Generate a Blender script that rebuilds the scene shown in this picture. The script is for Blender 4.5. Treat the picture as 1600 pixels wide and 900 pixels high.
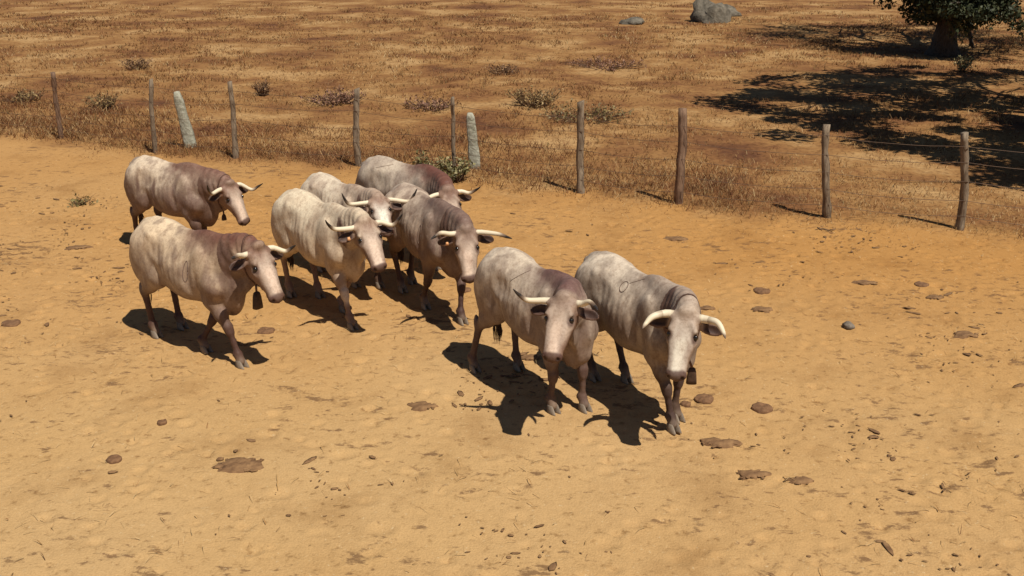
import bpy, math, random
import numpy as np
from mathutils import Vector, Matrix
from mathutils.bvhtree import BVHTree

random.seed(7)
rng = np.random.default_rng(7)
R = math.radians
S = bpy.context.scene
COL = S.collection
for o in list(bpy.data.objects):
    bpy.data.objects.remove(o)

# ---------------------------------------------------------------- camera, sky, sun, exposure
cam = bpy.data.cameras.new('camera')
cam.sensor_width = 36.0
cam.lens = 36.45
cam.clip_start = 0.1
cam.clip_end = 3000.0
camo = bpy.data.objects.new('camera', cam)
camo.location = (0, 0, 5.0)
camo.rotation_euler = (R(70.0), 0, 0)
COL.objects.link(camo)
S.camera = camo

SUN_TO = Vector((0.36, -0.44, 1.0)).normalized()          # towards the sun: high, behind the camera, to the right
elev = math.asin(SUN_TO.z)
W = bpy.data.worlds.new('World')
S.world = W
W.use_nodes = True
wn = W.node_tree.nodes
bg = wn['Background']
sky = wn.new('ShaderNodeTexSky')
sky.sky_type = 'NISHITA'
sky.sun_disc = False
sky.air_density = 0.7
sky.dust_density = 0.3
sky.sun_elevation = elev
sky.sun_rotation = math.atan2(SUN_TO.x, SUN_TO.y)
W.node_tree.links.new(sky.outputs[0], bg.inputs[0])
bg.inputs[1].default_value = 0.05
sl = bpy.data.lights.new('sun', 'SUN')
sl.energy = 5.0
sl.angle = R(0.53)
sl.color = (1.0, 0.93, 0.82)
so = bpy.data.objects.new('sun', sl)
so.rotation_euler = SUN_TO.to_track_quat('Z', 'Y').to_euler()
so.location = (10, -10, 30)
COL.objects.link(so)
S.view_settings.view_transform = 'Standard'
S.view_settings.look = 'None'
S.view_settings.exposure = 0.06
S.view_settings.gamma = 1.0

# ---------------------------------------------------------------- helpers
def tag(o, label=None, cat=None, group=None, kind=None):
    if label: o['label'] = label
    if cat: o['category'] = cat
    if group: o['group'] = group
    if kind: o['kind'] = kind
    return o

def empty(name, loc=(0, 0, 0), rz=0.0, sc=1.0):
    o = bpy.data.objects.new(name, None)
    o.location = loc
    o.rotation_euler = (0, 0, rz)
    o.scale = (sc, sc, sc)
    o.empty_display_size = 0.2
    COL.objects.link(o)
    return o

def mesh_np(name, V, F, mat=None, parent=None, smooth=True, attrs=None, tri=None):
    """V (n,3) array; F (m,4) or (m,3) array, or a list of such arrays."""
    me = bpy.data.meshes.new(name)
    V = np.ascontiguousarray(V, dtype=np.float32)
    Fs = [np.ascontiguousarray(f, dtype=np.int32) for f in (F if isinstance(F, list) else [F]) if len(f)]
    me.vertices.add(len(V))
    me.vertices.foreach_set('co', V.ravel())
    loops = np.concatenate([f.ravel() for f in Fs])
    sizes = np.concatenate([np.full(len(f), f.shape[1], np.int32) for f in Fs])
    starts = np.concatenate([[0], np.cumsum(sizes)[:-1]]).astype(np.int32)
    me.loops.add(len(loops))
    me.loops.foreach_set('vertex_index', loops)
    me.polygons.add(len(sizes))
    me.polygons.foreach_set('loop_start', starts)
    if smooth:
        me.polygons.foreach_set('use_smooth', np.ones(len(sizes), bool))
    for k, a in (attrs or {}).items():
        a = np.ascontiguousarray(a, dtype=np.float32)
        if a.ndim == 1:
            at = me.attributes.new(k, 'FLOAT', 'POINT')
            at.data.foreach_set('value', a)
        else:
            if a.shape[1] == 3:
                a = np.concatenate([a, np.ones((len(a), 1), np.float32)], 1)
            at = me.attributes.new(k, 'FLOAT_COLOR', 'POINT')
            at.data.foreach_set('color', np.ascontiguousarray(a).ravel())
    me.update(calc_edges=True)
    me.validate()
    if mat: me.materials.append(mat)
    o = bpy.data.objects.new(name, me)
    COL.objects.link(o)
    if parent: o.parent = parent
    return o

_perm = np.random.default_rng(11).random(65536).astype(np.float32)
def _h(i, j, k):
    return _perm[(i * 73856093 ^ j * 19349663 ^ k * 83492791) & 65535]
def vnoise(P):
    P = np.asarray(P, np.float64)
    i = np.floor(P).astype(np.int64)
    f = P - i
    f = f * f * (3 - 2 * f)
    x, y, z = i[..., 0], i[..., 1], i[..., 2]
    fx, fy, fz = f[..., 0], f[..., 1], f[..., 2]
    def L(a, b, t): return a + (b - a) * t
    c = [[L(_h(x, y + b, z + c_), _h(x + 1, y + b, z + c_), fx) for b in (0, 1)] for c_ in (0, 1)]
    return L(L(c[0][0], c[0][1], fy), L(c[1][0], c[1][1], fy), fz) * 2 - 1
def fbm(P, oct=4, gain=0.5):
    P = np.asarray(P, np.float64)
    s, a, n = 0, 1.0, 0
    for q in range(oct):
        s = s + a * vnoise(P * (2.03 ** q) + 17.3 * q)
        n += a
        a *= gain
    return s / n
def n2(x, y, sc, oct=3, seed=0.0):
    x = np.asarray(x, float); y = np.asarray(y, float)
    return fbm(np.stack([x * sc, y * sc, np.full_like(x, seed * 7.7 + 0.37)], -1), oct)
def sst(a, b, x):
    t = np.clip((x - a) / (b - a), 0, 1)
    return t * t * (3 - 2 * t)

def nodes_mat(name, rough=0.9):
    m = bpy.data.materials.new(name)
    m.use_nodes = True
    nt = m.node_tree
    b = nt.nodes['Principled BSDF']
    b.inputs['Roughness'].default_value = rough
    b.inputs['Specular IOR Level'].default_value = 0.25
    return m, nt, b
def nd(nt, t, **k):
    n = nt.nodes.new(t)
    for a, v in k.items(): setattr(n, a, v)
    return n
def noise_node(nt, vec, scale, detail=4, rough=0.55):
    n = nd(nt, 'ShaderNodeTexNoise')
    n.inputs['Scale'].default_value = scale
    n.inputs['Detail'].default_value = detail
    n.inputs['Roughness'].default_value = rough
    if vec is not None: nt.links.new(vec, n.inputs['Vector'])
    return n
def ramp(nt, fac, stops):
    r = nd(nt, 'ShaderNodeValToRGB')
    while len(r.color_ramp.elements) < len(stops): r.color_ramp.elements.new(0.5)
    for e, (p, c) in zip(r.color_ramp.elements, stops):
        e.position = p
        e.color = (*c, 1) if len(c) == 3 else c
    nt.links.new(fac, r.inputs[0])
    return r
def mix(nt, a, b, fac, mode='MIX'):
    n = nd(nt, 'ShaderNodeMix', data_type='RGBA', blend_type=mode)
    for sock, v in ((n.inputs[6], a), (n.inputs[7], b), (n.inputs[0], fac)):
        if hasattr(v, 'is_linked') or hasattr(v, 'node'): nt.links.new(v, sock)
        elif isinstance(v, (int, float)): sock.default_value = v
        else: sock.default_value = (*v, 1)
    return n.outputs[2]
def bump(nt, b, h, strength, dist):
    n = nd(nt, 'ShaderNodeBump')
    n.inputs['Strength'].default_value = strength
    n.inputs['Distance'].default_value = dist
    nt.links.new(h, n.inputs['Height'])
    nt.links.new(n.outputs[0], b.inputs['Normal'])
    return n
def attr(nt, name):
    return nd(nt, 'ShaderNodeAttribute', attribute_name=name)
def objco(nt):
    return nd(nt, 'ShaderNodeTexCoord').outputs['Object']

def simple(name, c1, c2, scale=20, rough=0.85, bs=0.4, bd=0.01, stretch=None):
    m, nt, b = nodes_mat(name, rough)
    v = objco(nt)
    if stretch:
        mp = nd(nt, 'ShaderNodeMapping'); mp.inputs['Scale'].default_value = stretch
        nt.links.new(v, mp.inputs[0]); v = mp.outputs[0]
    n = noise_node(nt, v, scale, 5, 0.6)
    nt.links.new(ramp(nt, n.outputs[0], [(0.3, c1), (0.7, c2)]).outputs[0], b.inputs['Base Color'])
    if bs: bump(nt, b, n.outputs[0], bs, bd)
    return m

def tube(P, rad, seg=8, cap=True, wob=None):
    """tube along polyline P with radii rad -> V, [quads, tris]"""
    P = np.asarray(P, float); n = len(P)
    rad = np.broadcast_to(np.asarray(rad, float), (n,))
    T = np.gradient(P, axis=0); T /= np.linalg.norm(T, axis=1)[:, None] + 1e-9
    up = np.array([0, 0, 1.0]) if abs(T[0, 2]) < 0.9 else np.array([1.0, 0, 0])
    V = []
    u = np.cross(T[0], up); u /= np.linalg.norm(u)
    for i in range(n):
        u = u - T[i] * (u @ T[i]); u /= np.linalg.norm(u) + 1e-9
        w = np.cross(T[i], u)
        a = np.linspace(0, 2 * np.pi, seg, endpoint=False)
        r = rad[i] * (np.ones(seg) if wob is None else wob[i])
        V.append(P[i] + np.cos(a)[:, None] * u * r[:, None] + np.sin(a)[:, None] * w * r[:, None])
    V = np.concatenate(V)
    i = np.arange(n - 1)[:, None] * seg; j = np.arange(seg)[None]; j2 = (j + 1) % seg
    Q = np.stack([i + j, i + j2, i + seg + j2, i + seg + j], -1).reshape(-1, 4)
    Tq = np.zeros((0, 3), int)
    if cap:
        V = np.concatenate([V, P[:1], P[-1:]])
        a, b = n * seg, n * seg + 1
        jj = np.arange(seg); j2 = (jj + 1) % seg
        Tq = np.concatenate([np.stack([np.full(seg, a), j2, jj], -1), np.stack([np.full(seg, b), (n - 1) * seg + jj, (n - 1) * seg + j2], -1)])
    return V, [Q, Tq]

def join(parts):
    """[(V,[Q,T]),...] -> one V,[Q,T]"""
    Vs, Qs, Ts, off = [], [], [], 0
    for V, (Q, T) in parts:
        Vs.append(V); Qs.append(Q + off); Ts.append(T + off); off += len(V)
    return np.concatenate(Vs), [np.concatenate(Qs), np.concatenate(Ts)]

def curve3(p, n):
    """smooth curve through control points (Catmull-Rom)"""
    p = np.asarray(p, float)
    q = np.concatenate([[2 * p[0] - p[1]], p, [2 * p[-1] - p[-2]]])
    t = np.linspace(0, len(p) - 1 - 1e-9, n)
    i = t.astype(int); f = (t - i)[:, None]
    a, b, c, d = q[i], q[i + 1], q[i + 2], q[i + 3]
    return 0.5 * (2 * b + (c - a) * f + (2 * a - 5 * b + 4 * c - d) * f ** 2 + (3 * b - a - 3 * c + d) * f ** 3)

# ---------------------------------------------------------------- the ground
FENCE = [(-13.1, 25.0), (-10.46, 23.83), (-7.79, 22.28), (-5.9, 21.75), (-3.14, 21.02), (-1.15, 20.1), (1.30, 18.86), (3.01, 18.14), (5.49, 17.27), (7.43, 16.47), (9.9, 15.5), (12.4, 14.55)]
FX = np.array([-60.0] + [p[0] for p in FENCE] + [60.0]); FY = np.array([45.0] + [p[1] for p in FENCE] + [-3.0])
def fdist(x, y):
    """signed distance-like value behind the fence line (metres, + = field side)"""
    return (np.asarray(y, float) - np.interp(x, FX, FY)) * 0.93

def gz(x, y):
    x = np.asarray(x, float); y = np.asarray(y, float)
    far = sst(0.5, 8, fdist(x, y))
    z = 0.10 * far * n2(x, y, 0.16, 2, 1)
    z = z + 0.06 * np.exp(-((fdist(x, y) - 0.5) / 0.9) ** 2)      # low ridge of soil built up along the fence
    return z

def axis(lo, hi, step, outer, g=1.16):
    a = list(np.arange(lo, hi + 1e-6, step))
    s = step
    while a[-1] < outer[1]:
        s *= g; a.append(a[-1] + s)
    s = step
    while a[0] > outer[0]:
        s *= g; a.insert(0, a[0] - s)
    return np.array(a)
gx = axis(-11, 11, 0.036, (-900, 900)); gy = axis(6.4, 18.5, 0.036, (-300, 1800))
GX, GY = np.meshgrid(gx, gy)
x, y = GX.ravel(), GY.ravel()
fd = fdist(x, y)
z = gz(x, y)
near = np.exp(-np.maximum(0, np.hypot(x, y - 12) - 16) / 10)
fine = 0.014 * n2(x, y, 0.9, 2, 2) + (0.010 * n2(x, y, 3.2, 3, 3) + 0.006 * n2(x, y, 8.0, 2, 4)) * (0.5 + sst(-0.2, 0.5, n2(x, y, 0.3, 2, 14)))
# hoof prints and scuffs pressed in the dust
hp = np.zeros_like(x)
dr = np.random.default_rng(3)
TRK = []
for (ox_, oy_, oh_) in ((-5.1, 15.3, -32), (-3.8, 11.7, -38), (-2.5, 13.0, -50), (-1.1, 13.2, -58), (0.3, 10.4, -57), (1.3, 10.2, -60), (-1.5, 15.1, -39)):
    ca, sa = math.cos(R(oh_)), math.sin(R(oh_))
    for st_ in np.arange(-4.2, 0.4, 0.28):
        l_ = 0.14 * (1 if int(st_ * 100) % 2 else -1) + dr.normal(0, 0.05)
        TRK.append((ox_ + ca * st_ - sa * l_ + dr.normal(0, 0.04), oy_ + sa * st_ + ca * l_ + dr.normal(0, 0.04)))
for q in range(2600 + len(TRK)):
    hx, hy = TRK[q] if q < len(TRK) else (dr.uniform(-11, 11), dr.uniform(6.5, 19))
    if fdist(hx, hy) > -0.3: continue
    r = dr.uniform(0.055, 0.115)
    i0, i1 = np.searchsorted(gx, [hx - 0.25, hx + 0.25]); j0, j1 = np.searchsorted(gy, [hy - 0.25, hy + 0.25])
    sub = np.s_[j0:j1, i0:i1]
    d = np.hypot(GX[sub] - hx, (GY[sub] - hy) * 1.2) / r
    hpv = hp.reshape(GX.shape)
    hpv[sub] += dr.uniform(0.15, 0.8) * (-0.030 * np.exp(-d ** 2) + 0.016 * np.exp(-((d - 1.35) / 0.4) ** 2))
z = z + near * (fine + hp) - 0.008
mask = np.clip(sst(-1.1, 0.6, fd + 0.95 * n2(x, y, 0.8, 4, 5)), 0, 1)
V = np.stack([x, y, z], -1)
nx_, ny_ = len(gx), len(gy)
i = (np.arange(ny_ - 1)[:, None] * nx_ + np.arange(nx_ - 1)[None]).ravel()
Fq = np.stack([i, i + 1, i + nx_ + 1, i + nx_], -1)

m, nt, b = nodes_mat('dusty_soil_and_dry_pasture', 0.95)
b.inputs['Specular IOR Level'].default_value = 0.1
v = objco(nt)
big = noise_node(nt, v, 0.16, 4, 0.6)
mid = noise_node(nt, v, 0.9, 6, 0.62)
fin = noise_node(nt, v, 9.0, 6, 0.65)
grit = noise_node(nt, v, 55.0, 3, 0.6)
soil = ramp(nt, big.outputs[0], [(0.30, (0.430, 0.262, 0.108)), (0.72, (0.485, 0.325, 0.160))]).outputs[0]
tone = attr(nt, 'tone')
soil = mix(nt, soil, (0.395, 0.205, 0.066), tone.outputs['Fac'])
soil = mix(nt, soil, ramp(nt, mid.outputs[0], [(0.30, (0.66, 0.60, 0.54)), (0.46, (1, 1, 1)), (0.8, (1.10, 1.10, 1.08))]).outputs[0], 0.6, 'MULTIPLY')
soil = mix(nt, soil, ramp(nt, fin.outputs[0], [(0.30, (0.42, 0.34, 0.27)), (0.43, (1, 1, 1)), (0.85, (1.12, 1.12, 1.12))]).outputs[0], 0.7, 'MULTIPLY')
soil = mix(nt, soil, ramp(nt, grit.outputs[0], [(0.3, (0.8, 0.78, 0.75)), (0.6, (1.05, 1.05, 1.05))]).outputs[0], 0.6, 'MULTIPLY')
mpf = nd(nt, 'ShaderNodeMapping'); mpf.inputs['Scale'].default_value = (0.8, 1.5, 1.0); mpf.inputs['Rotation'].default_value = (0, 0, 0.3); nt.links.new(v, mpf.inputs[0])
fl1 = noise_node(nt, mpf.outputs[0], 4.2, 7, 0.72)
fl2 = noise_node(nt, v, 0.55, 3, 0.6)
flsum = nd(nt, 'ShaderNodeMath', operation='MULTIPLY_ADD'); nt.links.new(fl2.outputs[0], flsum.inputs[0]); flsum.inputs[1].default_value = 0.55; nt.links.new(fl1.outputs[0], flsum.inputs[2])
soil = mix(nt, soil, (0.135, 0.072, 0.036), ramp(nt, flsum.outputs[0], [(0.865, (0, 0, 0)), (0.935, (0.75, 0.75, 0.75))]).outputs[0])     # trodden-in dung and old straw
soil = mix(nt, soil, (0.56, 0.42, 0.24), ramp(nt, noise_node(nt, v, 22.0, 4, 0.7).outputs[0], [(0.62, (0, 0, 0)), (0.70, (0.7, 0.7, 0.7))]).outputs[0])   # pale chaff
straw = ramp(nt, noise_node(nt, v, 0.33, 6, 0.65).outputs[0], [(0.33, (0.115, 0.050, 0.025)), (0.42, (0.20, 0.094, 0.038)), (0.52, (0.285, 0.152, 0.058)), (0.64, (0.41, 0.255, 0.115))]).outputs[0]
straw = mix(nt, straw, ramp(nt, fin.outputs[0], [(0.30, (0.35, 0.28, 0.24)), (0.50, (1, 1, 1)), (0.75, (1.15, 1.12, 1.0))]).outputs[0], 0.85, 'MULTIPLY')
fm = attr(nt, 'field')
nt.links.new(mix(nt, soil, straw, fm.outputs['Fac']), b.inputs['Base Color'])
hsum = nd(nt, 'ShaderNodeMath', operation='MULTIPLY_ADD')
nt.links.new(fin.outputs[0], hsum.inputs[0]); hsum.inputs[1].default_value = 1.6
nt.links.new(grit.outputs[0], hsum.inputs[2])
bump(nt, b, hsum.outputs[0], 0.45, 0.02)
toneV = np.clip(sst(8.5, 16, y) * 0.8 + 0.22 * sst(-3, 5, x) + 0.30 * n2(x, y, 0.25, 2, 9), 0, 1)
ground = mesh_np('ground', V, Fq, m, attrs={'field': mask, 'tone': toneV})
tag(ground, kind='structure')

# ---------------------------------------------------------------- oxen: implicit body -> surface nets
def smin(a, b, k):
    h = np.clip(0.5 + 0.5 * (b - a) / k, 0, 1)
    return b + (a - b) * h - k * h * (1 - h)
class Field:
    def __init__(s, lo, hi, h):
        s.h = h; s.lo = np.array(lo, float)
        s.n = np.ceil((np.array(hi) - s.lo) / h).astype(int) + 1
        s.v = np.full(tuple(s.n), 1.0, np.float32)
        s.ax = [s.lo[i] + h * np.arange(s.n[i]) for i in range(3)]
    def put(s, fn, lo, hi, k, op='add'):
        m_ = k + 2.5 * s.h
        a = np.maximum(np.floor((np.array(lo) - m_ - s.lo) / s.h).astype(int), 0)
        b_ = np.minimum(np.ceil((np.array(hi) + m_ - s.lo) / s.h).astype(int) + 1, s.n)
        if np.any(b_ <= a): return
        sl_ = tuple(slice(a[i], b_[i]) for i in range(3))
        X, Y, Z = np.meshgrid(s.ax[0][sl_[0]], s.ax[1][sl_[1]], s.ax[2][sl_[2]], indexing='ij')
        d = fn(np.stack([X, Y, Z], -1))
        if op == 'add': s.v[sl_] = smin(s.v[sl_], d, k)
        else: s.v[sl_] = -smin(-s.v[sl_], d, k)
    def cone(s, a, b_, ra, rb, k=0.05, u=None, su=1.0):
        a = np.asarray(a, float); b_ = np.asarray(b_, float)
        ba = b_ - a; L2 = ba @ ba + 1e-12
        def fn(P):
            q = P - a
            t = np.clip((q @ ba) / L2, 0, 1)
            w = q - t[..., None] * ba
            r = ra + (rb - ra) * t
            d2 = (w * w).sum(-1)
            if u is not None:
                pu = w @ u
                d2 = d2 + pu * pu * (1 / su ** 2 - 1)
                return (np.sqrt(d2) - r) * (su ** 0.5)
            return np.sqrt(d2) - r
        M_ = max(ra, rb)
        s.put(fn, np.minimum(a, b_) - M_, np.maximum(a, b_) + M_, k)
    def chain(s, P, r, k=0.05, u=None, su=1.0):
        su = np.broadcast_to(su, (len(P),))
        for i in range(len(P) - 1):
            uu = None if u is None else (u[i] if np.ndim(u) == 2 else u)
            s.cone(P[i], P[i + 1], r[i], r[i + 1], k, uu, (su[i] + su[i + 1]) / 2)
    def ell(s, c, r, k=0.05, A=None, op='add'):
        c = np.asarray(c, float); r = np.asarray(r, float)
        A = np.eye(3) if A is None else np.asarray(A, float)     # columns = axes
        def fn(P):
            q = (P - c) @ A
            k0 = np.sqrt(((q / r) ** 2).sum(-1)); k1 = np.sqrt(((q / r ** 2) ** 2).sum(-1)) + 1e-6
            return k0 * (k0 - 1) / k1
        e = np.sqrt(((A * r[None]) ** 2).sum(1))
        s.put(fn, c - e, c + e, k, op)
    def mesh(s):
        v = s.v; neg = v < 0
        nx, ny, nz = v.shape
        cnt = np.zeros((nx - 1, ny - 1, nz - 1), np.int8)
        for dx in (0, 1):
            for dy in (0, 1):
                for dz in (0, 1):
                    cnt += neg[dx:nx - 1 + dx, dy:ny - 1 + dy, dz:nz - 1 + dz]
        act = (cnt > 0) & (cnt < 8)
        I = np.argwhere(act)
        idx = np.full(act.shape, -1, np.int32); idx[act] = np.arange(len(I))
        cor = np.array([(a, b_, c) for a in (0, 1) for b_ in (0, 1) for c in (0, 1)])
        vals = np.stack([v[I[:, 0] + c[0], I[:, 1] + c[1], I[:, 2] + c[2]] for c in cor], 1)
        acc = np.zeros((len(I), 3)); n = np.zeros(len(I))
        for a in range(8):
            for b_ in range(a + 1, 8):
                if np.abs(cor[a] - cor[b_]).sum() != 1: continue
                va, vb = vals[:, a], vals[:, b_]
                cr = (va < 0) != (vb < 0)
                t = np.where(cr, va / (va - vb + 1e-20), 0)
                p = cor[a] + t[:, None] * (cor[b_] - cor[a])
                acc[cr] += p[cr]; n[cr] += 1
        V_ = s.lo + s.h * (I + acc / n[:, None])
        Fs = []
        for axn in range(3):
            o1, o2 = [(1, 2), (2, 0), (0, 1)][axn]
            sA = [slice(None)] * 3; sB = [slice(None)] * 3
            sA[axn] = slice(0, -1); sB[axn] = slice(1, None)
            ch = neg[tuple(sA)] != neg[tuple(sB)]
            E_ = np.argwhere(ch)
            ok = (E_[:, o1] > 0) & (E_[:, o2] > 0) & (E_[:, o1] < v.shape[o1] - 1) & (E_[:, o2] < v.shape[o2] - 1)
            E_ = E_[ok]
            e1 = np.zeros(3, int); e1[o1] = 1
            e2 = np.zeros(3, int); e2[o2] = 1
            g = lambda q: idx[q[:, 0], q[:, 1], q[:, 2]]
            q = np.stack([g(E_ - e1 - e2), g(E_ - e2), g(E_), g(E_ - e1)], 1)
            fl = neg[E_[:, 0], E_[:, 1], E_[:, 2]]
            q[~fl] = q[~fl][:, ::-1]
            Fs.append(q)
        return V_, np.concatenate(Fs)

def rz(a): c, s = math.cos(a), math.sin(a); return np.array([[c, -s, 0], [s, c, 0], [0, 0, 1.0]])
def ry(a): c, s = math.cos(a), math.sin(a); return np.array([[c, 0, s], [0, 1.0, 0], [-s, 0, c]])
def rx(a): c, s = math.cos(a), math.sin(a); return np.array([[1.0, 0, 0], [0, c, -s], [0, s, c]])
def unit(a): a = np.asarray(a, float); return a / np.linalg.norm(a)
def ik(a, c, l1, l2, bend):
    """middle joint between a and c, pushed towards 'bend'"""
    a, c = np.asarray(a, float), np.asarray(c, float)
    d = c - a; D_ = np.linalg.norm(d)
    k = max(1.0, D_ * 1.012 / (l1 + l2)); l1 *= k; l2 *= k
    t = (l1 * l1 - l2 * l2 + D_ * D_) / (2 * D_)
    h = math.sqrt(max(l1 * l1 - t * t, 0))
    n = d / D_
    bd = np.asarray(bend, float) - n * (n @ np.asarray(bend, float)); bd = unit(bd)
    return a + n * t + bd * h

TOR = np.array([   # x, top, bottom, half-width, height of greatest width, upper exponent, lower exponent
    (-0.935, 1.16, 1.06, 0.03, 1.11, 2.0, 2.0), (-0.91, 1.25, 0.95, 0.10, 1.10, 2.0, 2.0), (-0.86, 1.325, 0.88, 0.165, 1.10, 2.0, 2.0),
    (-0.76, 1.405, 0.83, 0.222, 1.15, 1.9, 2.0), (-0.60, 1.446, 0.79, 0.258, 1.20, 1.9, 2.1), (-0.42, 1.446, 0.745, 0.270, 1.19, 1.75, 2.3),
    (-0.15, 1.408, 0.665, 0.278, 1.05, 1.62, 2.5), (0.10, 1.396, 0.620, 0.278, 0.98, 1.55, 2.6), (0.32, 1.425, 0.605, 0.250, 0.98, 1.45, 2.4),
    (0.48, 1.425, 0.600, 0.222, 1.00, 1.42, 2.2), (0.62, 1.37, 0.605, 0.200, 1.00, 1.55, 2.0), (0.74, 1.27, 0.65, 0.170, 0.98, 1.8, 2.0),
    (0.83, 1.14, 0.73, 0.11, 0.95, 2.0, 2.0), (0.87, 1.02, 0.84, 0.03, 0.93, 2.0, 2.0)])
HEAD = np.array([  # x, dorsal, ventral, half-width, z of greatest width
    (-0.10, -0.06, -0.14, 0.03, -0.10), (-0.075, 0.0, -0.19, 0.085, -0.09), (-0.03, 0.035, -0.235, 0.116, -0.04), (0.05, 0.048, -0.270, 0.128, -0.03), (0.13, 0.046, -0.285, 0.134, -0.025),
    (0.20, 0.040, -0.270, 0.134, -0.025), (0.27, 0.032, -0.228, 0.120, -0.035), (0.34, 0.020, -0.190, 0.104, -0.05), (0.42, 0.004, -0.162, 0.093, -0.06),
    (0.49, -0.010, -0.150, 0.088, -0.07), (0.535, -0.018, -0.150, 0.090, -0.08), (0.565, -0.030, -0.142, 0.086, -0.08), (0.585, -0.050, -0.125, 0.064, -0.085), (0.596, -0.075, -0.105, 0.02, -0.085)])
def dense(tab, n=160):
    xs = np.linspace(tab[0, 0], tab[-1, 0], n)
    out = [xs]
    for c in range(1, tab.shape[1]):
        yv = np.interp(xs, tab[:, 0], tab[:, c])
        for _ in range(6): yv[1:-1] = 0.25 * yv[:-2] + 0.5 * yv[1:-1] + 0.25 * yv[2:]
        out.append(yv)
    return out
TORD = dense(TOR); HEADD = dense(HEAD)

def loft_fn(tab, P, nu=None, nl=None, taper=None):
    xx = P[..., 0]; q = [np.interp(xx, tab[0], c) for c in tab[1:]]
    top, bot, w, zc = q[:4]
    if nu is None: nu, nl = q[4], q[5]
    zz = P[..., 2] - zc
    hh = np.where(zz > 0, top - zc, zc - bot)
    n = np.where(zz > 0, nu, nl)
    ww = w
    r = (np.abs(P[..., 1] / ww) ** n + np.abs(zz / hh) ** n) ** (1 / n)
    d = (r - 1) * np.minimum(ww, hh)
    ex = np.maximum(np.maximum(tab[0][0] - xx, xx - tab[0][-1]), 0)
    return d + ex

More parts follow.
